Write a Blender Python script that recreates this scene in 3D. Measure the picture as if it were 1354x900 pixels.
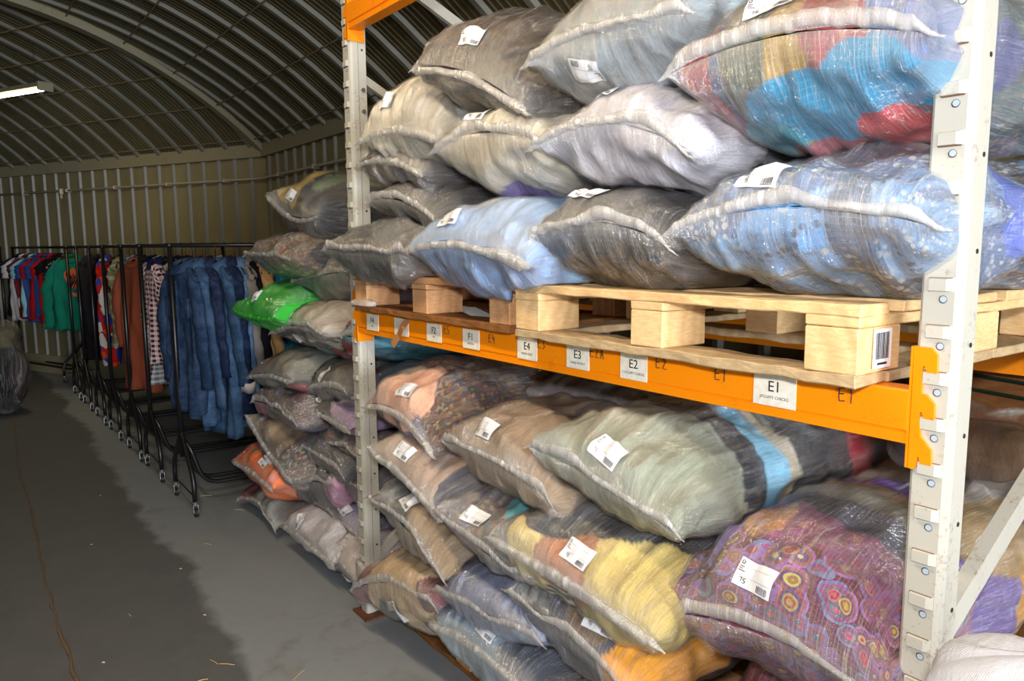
import bpy, bmesh, math, random
import numpy as np
from mathutils import Vector, Matrix
random.seed(7)
for o in list(bpy.data.objects): bpy.data.objects.remove(o)
SC = bpy.context.scene
COL = SC.collection
PI = math.pi

# ------------------------------------------------------------------ camera
CAM_P = Vector((2.7784, -1.2718, 1.5322)); PAN, TILT, ROLL, FPX = .9349, .1261, .007, 993.3
cam = bpy.data.objects.new('camera', bpy.data.cameras.new('camera')); COL.objects.link(cam)
F = Vector((-math.sin(PAN)*math.cos(TILT), math.cos(PAN)*math.cos(TILT), -math.sin(TILT)))
Rv = F.cross(Vector((0,0,1))).normalized(); Dv = F.cross(Rv)
c_, s_ = math.cos(ROLL), math.sin(ROLL)
Xc = c_*Rv + s_*Dv; Yc = -s_*Rv + c_*Dv
M = Matrix((Xc, -Yc, -F)).transposed().to_4x4(); M.translation = CAM_P
cam.matrix_world = M
cam.data.sensor_width = 36.0; cam.data.lens = FPX*36.0/1354.0; cam.data.clip_start = .02
SC.camera = cam

# ------------------------------------------------------------------ world, lights, exposure
w = bpy.data.worlds.new('world'); SC.world = w; w.use_nodes = True
w.node_tree.nodes['Background'].inputs[0].default_value = (.75, .85, 1, 1)
w.node_tree.nodes['Background'].inputs[1].default_value = .25
SC.view_settings.view_transform = 'Standard'
SC.view_settings.look = 'None'
SC.view_settings.gamma = 1
SC.view_settings.use_curve_mapping = False
SC.view_settings.exposure = 0.34

def area(name, loc, target, sx, sy, power, color):
    l = bpy.data.lights.new(name, 'AREA'); l.shape = 'RECTANGLE'; l.size = sx; l.size_y = sy
    l.energy = power; l.color = color
    o = bpy.data.objects.new(name, l); COL.objects.link(o); o.location = loc
    o.rotation_euler = (Vector(target)-Vector(loc)).to_track_quat('-Z', 'Y').to_euler()
    return o
area('camera_flash', CAM_P+Vector((.10, -.10, .22)), (0, .6, 1.3), .12, .09, 27, (1, .98, 1.0))
area('rear_fill_light', (11.4, -1.55, 1.65), (0, -.2, 1.1), 3.5, 2.7, 900, (.86, .93, 1))  # broad cool fill added behind the camera to even out the rack
for lx in (4.3, 1.0):
    area('tube_glow', (lx, -1.2, 3.1), (lx, -.9, 0), 1.5, .14, 32, (1, .80, .54))
area('tube_glow', (-5.35, -.66, 2.83), (-5.35, -.6, 0), 1.1, .08, 9, (1, .80, .45))

# ------------------------------------------------------------------ materials
def lin(c):
    return tuple(((v/255)/12.92 if v/255 <= .04045 else ((v/255+.055)/1.055)**2.4) for v in c)
class NT:
    def __init__(s, name):
        s.m = bpy.data.materials.new(name); s.m.use_nodes = True; s.t = s.m.node_tree
        s.n = s.t.nodes; s.l = s.t.links; s.b = s.n['Principled BSDF']; s.out = s.n['Material Output']
    def new(s, ty, **k):
        nd = s.n.new(ty)
        for a, v in k.items():
            if a.startswith('i_'): 
                key = a[2:]; key = int(key) if key.isdigit() else key.replace('_', ' ')
                nd.inputs[key].default_value = v
            else: setattr(nd, a, v)
        return nd
    def link(s, a, b): s.l.new(a, b)
    def noise(s, scale, detail=3, rough=.5, vec=None):
        nd = s.new('ShaderNodeTexNoise'); nd.inputs['Scale'].default_value = scale
        nd.inputs['Detail'].default_value = detail; nd.inputs['Roughness'].default_value = rough
        if vec: s.link(vec, nd.inputs['Vector'])
        return nd.outputs['Fac']
    def mapped(s, src, sc=(1,1,1)):
        tc = s.new('ShaderNodeTexCoord'); mp = s.new('ShaderNodeMapping'); mp.inputs['Scale'].default_value = sc
        s.link(tc.outputs[src], mp.inputs['Vector']); return mp.outputs[0]
    def ramp(s, fac, stops, interp='LINEAR'):
        r = s.new('ShaderNodeValToRGB'); r.color_ramp.interpolation = interp
        e = r.color_ramp.elements
        while len(e) < len(stops): e.new(.5)
        for i, (p, c) in enumerate(stops):
            e[i].position = p; e[i].color = (c[0], c[1], c[2], 1) if len(c) == 3 else c
        s.link(fac, r.inputs[0]); return r.outputs[0]
    def mix(s, fac, a, b, mode='MIX'):
        m = s.new('ShaderNodeMix', data_type='RGBA', blend_type=mode)
        for sock, v in ((m.inputs[0], fac), (m.inputs[6], a), (m.inputs[7], b)):
            if hasattr(v, 'is_linked') or hasattr(v, 'links'): s.link(v, sock)
            elif isinstance(v, (int, float)): sock.default_value = v
            else: sock.default_value = (v[0], v[1], v[2], 1)
        return m.outputs[2]
    def math(s, op, a, b=0.0, c=None):
        m = s.new('ShaderNodeMath', operation=op)
        for sock, v in zip(m.inputs, (a, b, c)):
            if v is None: continue
            if isinstance(v, (int, float)): sock.default_value = v
            else: s.link(v, sock)
        return m.outputs[0]
    def bump(s, h, strength=.3, dist=.01, to=None):
        b = s.new('ShaderNodeBump'); b.inputs['Strength'].default_value = strength; b.inputs['Distance'].default_value = dist
        s.link(h, b.inputs['Height'])
        s.link(b.outputs[0], (to or s.b).inputs['Normal']); return b
    def base(s, v):
        if isinstance(v, tuple): s.b.inputs['Base Color'].default_value = (*v, 1)
        else: s.link(v, s.b.inputs['Base Color'])
    def rough(s, r, spec=.5, metal=0):
        s.b.inputs['Roughness'].default_value = r; s.b.inputs['Specular IOR Level'].default_value = spec; s.b.inputs['Metallic'].default_value = metal

def simple(name, c, r=.5, spec=.5, metal=0):
    m = NT(name); m.base(lin(c)); m.rough(r, spec, metal); return m.m

def mk_paint(name, c, dirt, amount=.5, rough=.38, scale=9):
    m = NT(name); v = m.mapped('Object')
    n1 = m.noise(scale, 6, .7, v); n2 = m.noise(scale*11, 4, .7, v)
    f = m.math('MULTIPLY', n1, n2)
    k = m.ramp(f, [(.30, (0,0,0)), (.44, (amount,)*3)])
    m.base(m.mix(k, lin(c), lin(dirt))); m.rough(rough, .5)
    m.bump(n2, .08, .002); return m.m

def mk_wood(name, c1, c2, sc=(1,1,1), knots=True):
    m = NT(name); v = m.mapped('Object', sc)
    n = m.noise(14, 5, .6, m.mapped('Object', (sc[0]*3, sc[1]*3, sc[2]*14)))
    wv = m.new('ShaderNodeTexWave', wave_type='RINGS', rings_direction='SPHERICAL'); wv.inputs['Scale'].default_value = 9; wv.inputs['Distortion'].default_value = 5; wv.inputs['Detail'].default_value = 3
    m.link(v, wv.inputs['Vector'])
    a = m.mix(m.math('MULTIPLY', wv.outputs['Fac'], .32), lin(c1), lin(c2))
    k = m.ramp(n, [(.35, (0,0,0)), (.75, (.55,.55,.55))])
    a = m.mix(k, a, lin(c2))
    m.base(a); m.rough(.75, .25)
    fine = m.noise(160, 3, .6, v)
    m.bump(fine, .25, .003); return m.m

M_paint = mk_paint('cream_paint', (192,190,179), (128,96,62), .75, .35, 10)
M_orange = mk_paint('orange_paint', (255,146,8), (120,62,18), .35, .33, 12)
M_rust = mk_paint('rusty_plate', (104,60,36), (52,32,24), .8, .8, 20)
M_rustmark = simple('rust_edge', (112,80,52), .8)
M_slot = simple('slot_shadow_gap', (40,34,30), .8)
M_hole = simple('hole_grey', (176,192,206), .5)
M_bolt = simple('galvanised_bolt', (150,150,148), .3, .5, .8)
M_wood = mk_wood('pine_wood', (238,205,152), (196,146,90))
M_wood2 = mk_wood('weathered_wood', (196,172,132), (140,112,82))
M_wood3 = mk_wood('pinkish_wood', (222,172,124), (176,118,74))
M_ply = mk_wood('dark_plywood', (150,100,56), (96,60,32))
M_black = simple('black_tube', (20,19,20), .38)
M_chrome = simple('chrome', (200,200,200), .2, .5, .9)
M_rubber = simple('black_rubber', (18,18,18), .6)
M_hanger = simple('dark_hanger', (24,22,22), .45)
M_ink = simple('black_ink', (28,26,30), .7)
M_grey_ink = simple('grey_ink', (120,120,124), .7)
M_strap = simple('green_strap', (24,52,40), .4)
M_tape = mk_paint('brown_card_tape', (176,122,74), (130,84,48), .6, .5, 30)
M_trim = mk_paint('cream_flashing', (140,131,106), (104,90,62), .5, .6, 3)
M_pipe = simple('galvanised_conduit', (168,156,132), .45)

m = NT('paper_label'); v = m.mapped('Object'); n = m.noise(60, 4, .6, v)
m.base(m.ramp(n, [(.3, lin((226,220,200))), (.6, lin((243,239,224)))])); m.rough(.6, .3); M_paper = m.m
m = NT('glossy_label'); m.base(lin((236,238,244))); m.rough(.35, .4); M_label = m.m

# floor: grey painted concrete; a darker worn lane with a ragged edge
m = NT('painted_concrete'); tc = m.new('ShaderNodeTexCoord'); sep = m.new('ShaderNodeSeparateXYZ'); m.link(tc.outputs['Object'], sep.inputs[0])
big = m.noise(1.3, 4, .6, tc.outputs['Object']); mid = m.noise(6, 6, .65, tc.outputs['Object']); fine = m.noise(70, 4, .7, tc.outputs['Object']); gr = m.noise(300, 2, .6, tc.outputs['Object'])
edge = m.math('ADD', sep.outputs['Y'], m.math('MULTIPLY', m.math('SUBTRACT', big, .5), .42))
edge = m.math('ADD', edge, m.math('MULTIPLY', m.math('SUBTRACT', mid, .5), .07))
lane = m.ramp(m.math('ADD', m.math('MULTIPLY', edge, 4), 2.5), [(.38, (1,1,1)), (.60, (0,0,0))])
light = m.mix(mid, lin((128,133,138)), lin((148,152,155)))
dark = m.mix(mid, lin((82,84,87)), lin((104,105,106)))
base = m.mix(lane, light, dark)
st = m.ramp(m.math('MULTIPLY', big, mid), [(.30, (0,0,0)), (.42, (.45,.45,.45))])
base = m.mix(st, base, lin((92,84,72)))
sp = m.ramp(fine, [(.60, (0,0,0)), (.72, (.35,.35,.35))]); base = m.mix(sp, base, lin((150,148,142)))
sp2 = m.ramp(gr, [(.30, (.35,.35,.35)), (.42, (0,0,0))]); base = m.mix(sp2, base, lin((58,56,54)))
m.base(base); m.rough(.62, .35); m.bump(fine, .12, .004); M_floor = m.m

def mk_clad(name, c1, c2, sc):
    m = NT(name); v = m.mapped('Object', sc); n = m.noise(3, 5, .6, v); n2 = m.noise(40, 3, .6, v)
    m.base(m.mix(m.ramp(n, [(.3, (0,0,0)), (.7, (1,1,1))]), lin(c1), lin(c2))); m.rough(.55, .4); m.bump(n2, .06, .003); return m.m
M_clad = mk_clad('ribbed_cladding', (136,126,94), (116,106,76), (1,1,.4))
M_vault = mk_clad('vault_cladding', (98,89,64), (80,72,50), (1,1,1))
M_rib = simple('cladding_rib', (118,116,104), .45)
M_purlin = mk_paint('purlin_lath', (128,112,80), (60,48,34), .8, .7, 25)

# clothes packed inside a bag: colour per piece of clothing in an attribute, folds as fine streaks
def mk_cloth(name, kind=None):
    m = NT(name); at = m.new('ShaderNodeVertexColor'); at.layer_name = 'Col'
    uv = m.mapped('UV', (1,1,1)); uvs = m.mapped('UV', (90,10,1)); uvf = m.mapped('UV', (300,60,1))
    s1 = m.noise(1, 3, .6, uvs); s2 = m.noise(1, 2, .6, uvf)
    col = at.outputs['Color']
    if kind == 'knit':
        vo = m.new('ShaderNodeTexVoronoi'); vo.inputs['Scale'].default_value = 62; vo.inputs['Randomness'].default_value = .75; m.link(uv, vo.inputs['Vector'])
        n0 = m.noise(9, 2, .5, uv)
        d = m.ramp(vo.outputs['Distance'], [(.34, (1,1,1)), (.46, (0,0,0))])
        k = m.math('MULTIPLY', d, m.ramp(n0, [(.47, (0,0,0)), (.53, (.85,.85,.85))]))
        k = m.math('MULTIPLY', k, at.outputs['Alpha'])
        col = m.mix(k, col, lin((205,208,205)))
        k2 = m.math('MULTIPLY', m.math('MULTIPLY', d, m.ramp(n0, [(.40, (.8,.8,.8)), (.46, (0,0,0))])), at.outputs['Alpha'])
        col = m.mix(k2, col, lin((52,58,74)))
    if kind == 'floral':
        di = m.new('ShaderNodeVectorMath', operation='ADD'); nz = m.new('ShaderNodeTexNoise'); nz.inputs['Scale'].default_value = 9; m.link(uv, nz.inputs['Vector'])
        sc = m.new('ShaderNodeVectorMath', operation='SCALE'); sc.inputs['Scale'].default_value = .05; m.link(nz.outputs['Color'], sc.inputs[0])
        m.link(uv, di.inputs[0]); m.link(sc.outputs[0], di.inputs[1])
        vo = m.new('ShaderNodeTexVoronoi'); vo.inputs['Scale'].default_value = 22; m.link(di.outputs[0], vo.inputs['Vector'])
        rings = m.ramp(vo.outputs['Distance'], [(0, lin((196,140,70))), (.14, lin((150,56,52))), (.22, lin((200,150,90))), (.30, lin((70,84,128))), (.40, lin((148,70,92))), (.52, lin((132,110,180))), (.64, lin((96,44,60)))], 'CONSTANT')
        hue = m.new('ShaderNodeHueSaturation'); sepc = m.new('ShaderNodeSeparateColor'); m.link(vo.outputs['Color'], sepc.inputs[0])
        m.link(m.math('ADD', m.math('MULTIPLY', sepc.outputs[0], .24), .38), hue.inputs['Hue']); m.link(rings, hue.inputs['Color']); hue.inputs['Value'].default_value = .95
        col = m.mix(m.math('MULTIPLY', at.outputs['Alpha'], .8), col, hue.outputs[0])
    if kind == 'print':
        vo = m.new('ShaderNodeTexVoronoi'); vo.inputs['Scale'].default_value = 70; m.link(uv, vo.inputs['Vector'])
        sepc = m.new('ShaderNodeSeparateColor'); m.link(vo.outputs['Color'], sepc.inputs[0])
        pal = m.ramp(sepc.outputs[0], [(0, lin((120,60,60))), (.2, lin((60,80,120))), (.4, lin((190,170,120))), (.55, lin((70,84,62))), (.7, lin((170,110,60))), (.85, lin((60,48,52)))], 'CONSTANT')
        col = m.mix(m.math('MULTIPLY', at.outputs['Alpha'], .42), col, pal)
    f = m.math('ADD', m.math('MULTIPLY', s1, .62), m.math('MULTIPLY', s2, .38))
    k = m.ramp(f, [(.36, (.58,.58,.58)), (.62, (1.12,1.12,1.12))])
    m.base(m.mix(.8, col, k, 'MULTIPLY'))
    m.rough(.9, .1); m.bump(s1, .45, .008); return m.m
M_CLOTH = {None: mk_cloth('packed_clothes'), 'knit': mk_cloth('packed_knits', 'knit'), 'floral': mk_cloth('packed_floral', 'floral'), 'print': mk_cloth('packed_prints', 'print')}

# clear woven-poly film: mostly transparent, milky folds, fine scrim lines and crinkled gloss
def mk_film(name, tint=(226,222,216), milk=.02, gloss=1.0, scrim=True):
    m = NT(name); m.n.remove(m.b)
    uvs = m.mapped('UV', (120,14,1)); uvc = m.mapped('UV', (1,1,1)); uvw = m.mapped('UV', (34,10,1))
    s1 = m.noise(1, 4, .65, uvs); s2 = m.noise(48, 4, .75, uvc); s3 = m.noise(1, 3, .6, uvw)
    at = m.new('ShaderNodeVertexColor'); at.layer_name = 'Milk'
    h = m.math('ADD', m.math('MULTIPLY', s1, .5), m.math('MULTIPLY', s2, .6)); h = m.math('ADD', h, m.math('MULTIPLY', s3, .5))
    bp = m.new('ShaderNodeBump'); bp.inputs['Strength'].default_value = .9; bp.inputs['Distance'].default_value = .022; m.link(h, bp.inputs['Height'])
    rd = m.math('ABSOLUTE', m.math('SUBTRACT', m.noise(1, 3, .55, m.mapped('UV', (48,2.2,1))), .5))
    vary = m.ramp(m.noise(7, 3, .6, uvc), [(.38, (.06,.06,.06)), (.66, (.42,.42,.42))])
    mk = m.math('MULTIPLY', m.ramp(rd, [(0, (1,1,1)), (.018, (.0,.0,.0))]), vary)
    mk = m.math('ADD', mk, m.ramp(s1, [(.60, (0,0,0)), (.76, (.16,.16,.16))]))
    mk = m.math('ADD', mk, milk)
    if scrim:
        sep = m.new('ShaderNodeSeparateXYZ'); m.link(uvc, sep.inputs[0])
        l1 = m.math('LESS_THAN', m.math('FRACT', m.math('MULTIPLY', sep.outputs[0], 130)), .16)
        l2 = m.math('LESS_THAN', m.math('FRACT', m.math('MULTIPLY', sep.outputs[1], 95)), .12)
        mk = m.math('ADD', mk, m.math('MULTIPLY', m.math('MAXIMUM', l1, l2), .13))
    sa = m.new('ShaderNodeSeparateColor'); m.link(at.outputs['Color'], sa.inputs[0])
    mk = m.math('ADD', mk, m.math('MULTIPLY', sa.outputs[0], .5))
    mk = m.math('MINIMUM', mk, .85)
    tr = m.new('ShaderNodeBsdfTransparent'); df = m.new('ShaderNodeBsdfDiffuse'); df.inputs[0].default_value = (*lin(tint), 1)
    gl = m.new('ShaderNodeBsdfGlossy'); gl.inputs['Roughness'].default_value = .085; gl.inputs[0].default_value = (1,1,1,1)
    m.link(bp.outputs[0], gl.inputs['Normal'])
    x1 = m.new('ShaderNodeMixShader'); m.link(mk, x1.inputs[0]); m.link(tr.outputs[0], x1.inputs[1]); m.link(df.outputs[0], x1.inputs[2])
    fr = m.new('ShaderNodeFresnel'); fr.inputs[0].default_value = 1.42
    pk = m.ramp(s1, [(.60, (0,0,0)), (.70, (.07,.07,.07))])
    fk = m.math('MINIMUM', m.math('ADD', m.math('MULTIPLY', fr.outputs[0], 1.1*gloss), pk), .30)
    x2 = m.new('ShaderNodeMixShader'); m.link(fk, x2.inputs[0]); m.link(x1.outputs[0], x2.inputs[1]); m.link(gl.outputs[0], x2.inputs[2])
    m.link(x2.outputs[0], m.out.inputs[0]); return m.m
M_FILM = {None: mk_film('clear_plastic_film'), 'plain': mk_film('thin_plastic_film', scrim=False), 'green': mk_film('green_plastic_film', (66,196,72), .62, .8, False), 'brown': mk_film('smoky_plastic_film', (120,92,70), .05, 1.2, False)}
M_seam = mk_film('plastic_seam', (232,231,230), .22, .9, False)

# ------------------------------------------------------------------ mesh helpers
def mesh_obj(name, verts, faces, mat=None, parent=None, smooth=True, loc=None, mats=None, fm=None):
    me = bpy.data.meshes.new(name)
    if loc is not None:
        verts = np.asarray(verts, dtype=float) - np.asarray(loc)
    me.from_pydata([tuple(map(float, v)) for v in verts], [], [tuple(map(int, f)) for f in faces])
    me.update()
    for mm in (mats or [mat]): me.materials.append(mm)
    if fm is not None: me.polygons.foreach_set('material_index', np.asarray(fm, dtype=np.int32))
    me.polygons.foreach_set('use_smooth', [smooth]*len(me.polygons))
    o = bpy.data.objects.new(name, me); COL.objects.link(o)
    if loc is not None and parent is None: o.location = loc
    if parent is not None: o.parent = parent
    return o
class MB:
    def __init__(s): s.v = []; s.f = []; s.m = []
    def add(s, vs, fs, mi=0):
        n = len(s.v); s.v += [tuple(v) for v in vs]; s.f += [tuple(i+n for i in f) for f in fs]; s.m += [mi]*len(fs)
    def box(s, x0, x1, y0, y1, z0, z1, mi=0, bev=0.0):
        if bev > 0:
            bm = bmesh.new(); bmesh.ops.create_cube(bm, size=1)
            for v in bm.verts: v.co = Vector(((x0+x1)/2+v.co.x*(x1-x0), (y0+y1)/2+v.co.y*(y1-y0), (z0+z1)/2+v.co.z*(z1-z0)))
            bmesh.ops.bevel(bm, geom=list(bm.edges), offset=bev, segments=2, affect='EDGES', profile=.7)
            bm.verts.index_update(); s.add([v.co[:] for v in bm.verts], [[v.index for v in f.verts] for f in bm.faces], mi); bm.free(); return
        s.add([(x0,y0,z0),(x1,y0,z0),(x1,y1,z0),(x0,y1,z0),(x0,y0,z1),(x1,y0,z1),(x1,y1,z1),(x0,y1,z1)],
              [(3,2,1,0),(4,5,6,7),(0,1,5,4),(1,2,6,5),(2,3,7,6),(3,0,4,7)], mi)
    def tube(s, pts, r, n=8, mi=0, cap=True):
        pts = [Vector(p) for p in pts]; rs = r if isinstance(r, (list, tuple)) else [r]*len(pts)
        vs = []; prev = None
        for i, p in enumerate(pts):
            t = ((pts[min(i+1, len(pts)-1)]-pts[max(i-1, 0)])).normalized()
            up = Vector((0,0,1)) if abs(t.z) < .9 else Vector((1,0,0))
            if prev is None: a = t.cross(up).normalized()
            else: a = (prev - t*prev.dot(t)).normalized()
            prev = a; b = t.cross(a)
            for k in range(n):
                q = 2*PI*k/n; vs.append(p+(a*math.cos(q)+b*math.sin(q))*rs[i])
        fs = [(i*n+k, i*n+(k+1)%n, (i+1)*n+(k+1)%n, (i+1)*n+k) for i in range(len(pts)-1) for k in range(n)]
        if cap: fs += [tuple(range(n))[::-1], tuple((len(pts)-1)*n+k for k in range(n))]
        s.add(vs, fs, mi)
    def disc(s, c, r, axis='y', n=16, mi=0, depth=.002):
        vs = []
        for d in (0, -depth):
            for k in range(n):
                q = 2*PI*k/n; a, b = math.cos(q)*r, math.sin(q)*r
                vs.append((c[0]+a, c[1]+d, c[2]+b) if axis == 'y' else (c[0]-d, c[1]+a, c[2]+b))
        fs = [tuple(range(n)), tuple(range(n, 2*n))[::-1]]+[(k, n+k, n+(k+1)%n, (k+1)%n) for k in range(n)]
        s.add(vs, fs, mi)
    def build(s, name, mat, parent=None, loc=None, smooth=False):
        mats = mat if isinstance(mat, list) else [mat]
        return mesh_obj(name, s.v, s.f, parent=parent, smooth=smooth, loc=loc, mats=mats, fm=s.m)
def bend(pts, r=.06, n=5):
    out = [Vector(pts[0])]
    for i in range(1, len(pts)-1):
        p = Vector(pts[i]); a = Vector(pts[i-1])-p; b = Vector(pts[i+1])-p
        d = min(r, a.length*.45, b.length*.45); A = p+a.normalized()*d; B = p+b.normalized()*d
        for k in range(n+1):
            t = k/n; out.append((1-t)**2*A+2*t*(1-t)*p+t*t*B)
    out.append(Vector(pts[-1])); return out
def tag(o, label=None, cat=None, group=None, kind=None):
    if label: o['label'] = label
    if cat: o['category'] = cat
    if group: o['group'] = group
    if kind: o['kind'] = kind
    return o
def empty(name, loc, label=None, cat=None, group=None):
    o = bpy.data.objects.new(name, None); COL.objects.link(o); o.location = loc; o.empty_display_size = .1
    return tag(o, label, cat, group)
def struct(o): o['kind'] = 'structure'; return o
def text_mesh(txt, size, mat, parent, x, y, z, name='print', squeeze=1.0, ext=.0004):
    cu = bpy.data.curves.new('t', 'FONT'); cu.body = txt; cu.size = size; cu.align_x = 'CENTER'; cu.align_y = 'CENTER'; cu.extrude = ext
    to = bpy.data.objects.new('t', cu); COL.objects.link(to)
    bpy.context.view_layer.update()
    me = bpy.data.meshes.new_from_object(to.evaluated_get(bpy.context.evaluated_depsgraph_get()))
    bpy.data.objects.remove(to)
    for v in me.vertices:
        a, b, c = v.co; v.co = (x+a*squeeze, y-c, z+b)
    me.materials.clear(); me.materials.append(mat)
    o = bpy.data.objects.new(name, me); COL.objects.link(o); o.parent = parent; return o

# numpy value noise
def _h(ix, iy, iz, seed):
    n = (ix*374761393 + iy*668265263 + iz*2147483647 + seed*1274126177) & 0xffffffff
    n = ((n ^ (n >> 13))*1274126177) & 0xffffffff
    return ((n ^ (n >> 16)) & 0xffff)/65535.0
def vnoise(p, seed=0):
    p = np.asarray(p); i = np.floor(p).astype(np.int64); f = p-i; f = f*f*(3-2*f); r = 0
    for dx in (0,1):
        for dy in (0,1):
            for dz in (0,1):
                wgt = (f[...,0] if dx else 1-f[...,0])*(f[...,1] if dy else 1-f[...,1])*(f[...,2] if dz else 1-f[...,2])
                r = r+wgt*_h(i[...,0]+dx, i[...,1]+dy, i[...,2]+dz, seed)
    return r
def ip(v): return [(x, y) for x, y in v]

# ================================================================== the building
WY = 1.28                                    # wall behind the racking
CORN = Vector((-4.75, WY)); D2 = Vector((-.894, -.447)).normalized(); WH = 2.43
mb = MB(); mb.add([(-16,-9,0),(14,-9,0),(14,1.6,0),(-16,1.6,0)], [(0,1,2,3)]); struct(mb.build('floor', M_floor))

def ribbed(p0, direc, length, z0, z1, nrm, pitch=.225, depth=.022, name='wall', rib=.028):
    """vertical trapezoid cladding: flat pans with narrow proud ribs"""
    v = []; f = []; fm = []
    n = int(length/pitch); prof = []
    for i in range(n+1):
        a = i*pitch
        prof += [(a, 0, 0), (a+pitch-rib*2, .0005, 0), (a+pitch-rib*1.5, depth, 1), (a+pitch-rib*.5, depth, 1)]
    for a, d, _ in prof:
        x = p0[0]+direc[0]*a+nrm[0]*d; y = p0[1]+direc[1]*a+nrm[1]*d
        v += [(x, y, z0), (x, y, z1)]
    for i in range(len(prof)-1):
        f.append((2*i, 2*i+2, 2*i+3, 2*i+1)); fm.append(1 if i % 4 >= 1 else 0)
    return struct(mesh_obj(name, v, f, mats=[M_clad, M_rib], fm=fm, smooth=False))
ribbed((12, WY), (-1, 0), 16.75, 0, WH, (0, -1), name='wall_north')
ribbed(CORN, D2, 11, 0, WH, (.447, -.894), name='wall_west')
SPAN = 5.2
ribbed((12, WY-SPAN), (-1, 0), 15.6, 0, WH, (0, 1), name='wall_south', pitch=.38)
P3 = CORN+Vector((.236, -1))*SPAN
ribbed(P3, D2, 10, 0, WH, (-.447, .894), name='wall_southwest', pitch=.38)
mb = MB(); e = CORN+D2*9.0; e2 = P3+D2*9.0
mb.add([(e.x, e.y, 0), (e2.x, e2.y, 0), (e2.x, e2.y, 3.6), (e.x, e.y, 3.6)], [(0,1,2,3)]); struct(mb.build('wall_far', M_clad))
mb = MB()   # the unseen gable behind the camera; wide opening added to suit the fill light
mb.box(11.9, 12, -3.9, -3.4, 0, 3.5); mb.box(11.9, 12, .3, 1.3, 0, 3.5); mb.box(11.9, 12, -3.4, .3, 3.1, 3.5)
struct(mb.build('wall_east', M_clad))

A0 = math.radians(42); RAD = (SPAN/2)/math.sin(A0)
def vz(s): return WH+.18 + RAD*(math.cos(math.asin(max(-1, min(1, (SPAN/2-s)/RAD))))-math.cos(A0)) - .12*1
def vault(p0, direc, nrm, length, name, a_start=0.0):
    ns = 26; pitch = .33; rib = .034; dep = .024
    prof = []
    n = int(length/pitch)
    for i in range(n+1):
        a = a_start+i*pitch
        prof += [(a, 0)]
        for q in (.055, .11, .165, .22): prof += [(a+q, 0), (a+q+.006, .005), (a+q+.014, .005), (a+q+.020, 0)]
        prof += [(a+pitch-rib*2, 0), (a+pitch-rib*1.6, dep), (a+pitch-rib*.4, dep)]
    bm = bmesh.new(); grid = []
    for a, d in prof:
        col = []
        for k in range(ns+1):
            s = SPAN*k/ns
            ang = math.asin((SPAN/2-s)/RAD)
            ss = s+d*math.sin(ang); z = vz(s)-d*math.cos(ang)
            col.append(bm.verts.new((p0[0]+direc[0]*a+nrm[0]*ss, p0[1]+direc[1]*a+nrm[1]*ss, z)))
        grid.append(col)
    for i in range(len(grid)-1):
        for k in range(ns):
            fc = bm.faces.new((grid[i][k], grid[i+1][k], grid[i+1][k+1], grid[i][k+1])); fc.material_index = 1 if i % 20 >= 17 else 0
    return bm
GN = Vector((-1, -.236, 0)).normalized()     # normal of the vertical groin plane, pointing west
def cut_and_link(bm, name, outer):
    bmesh.ops.bisect_plane(bm, geom=bm.verts[:]+bm.edges[:]+bm.faces[:], plane_co=(CORN.x, CORN.y, 0), plane_no=GN, clear_outer=outer, clear_inner=not outer)
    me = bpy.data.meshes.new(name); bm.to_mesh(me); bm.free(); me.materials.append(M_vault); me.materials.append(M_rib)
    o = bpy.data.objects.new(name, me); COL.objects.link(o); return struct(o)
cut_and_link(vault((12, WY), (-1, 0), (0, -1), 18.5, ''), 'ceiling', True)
cut_and_link(vault(CORN-D2*1.8, D2, (.447, -.894), 12, ''), 'ceiling_annex', False)
def sweep_band(p0, direc, nrm, length, prof, name, mat):
    v = []; f = []
    for a in (0, length):
        for s, z in prof: v.append((p0[0]+direc[0]*a+nrm[0]*s, p0[1]+direc[1]*a+nrm[1]*s, z))
    n = len(prof); f = [(i, (i+1) % n, n+(i+1) % n, n+i) for i in range(n)]
    return struct(mesh_obj(name, v, f, mat, smooth=False))
band = [(-.02, WH-.02), (.05, WH-.02), (.055, WH+.15), (.10, WH+.17), (.10, WH+.20), (-.02, WH+.2)]
sweep_band((12, WY), (-1, 0), (0, -1), 16.76, band, 'trim_1', M_trim)
sweep_band(CORN, D2, (.447, -.894), 11, band, 'trim_2', M_trim)
sweep_band(P3, D2, (-.447, .894), 10, band, 'trim_3', M_trim)
kerb = [(-.02, 0), (.03, 0), (.03, .22), (-.02, .22)]
sweep_band(CORN, D2, (.447, -.894), 11, kerb, 'baseboard_west', M_trim)
# the groin arch between both vaults
v = []; f = []
for k in range(41):
    s = SPAN*k/40; p = CORN+Vector((.236, -1))*s; z = vz(s)
    ang = math.asin((SPAN/2-s)/RAD)
    for dx, dz in ((-.06, .03), (.06, .03), (.06, -.075), (-.06, -.075)):
        v.append((p.x+dx, p.y+dz*-math.sin(ang)*0, z+dz))
for k in range(40):
    for j in range(4): f.append((4*k+j, 4*k+(j+1) % 4, 4*k+4+(j+1) % 4, 4*k+4+j))
struct(mesh_obj('trim_4', v, f, M_trim, smooth=False))
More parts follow.
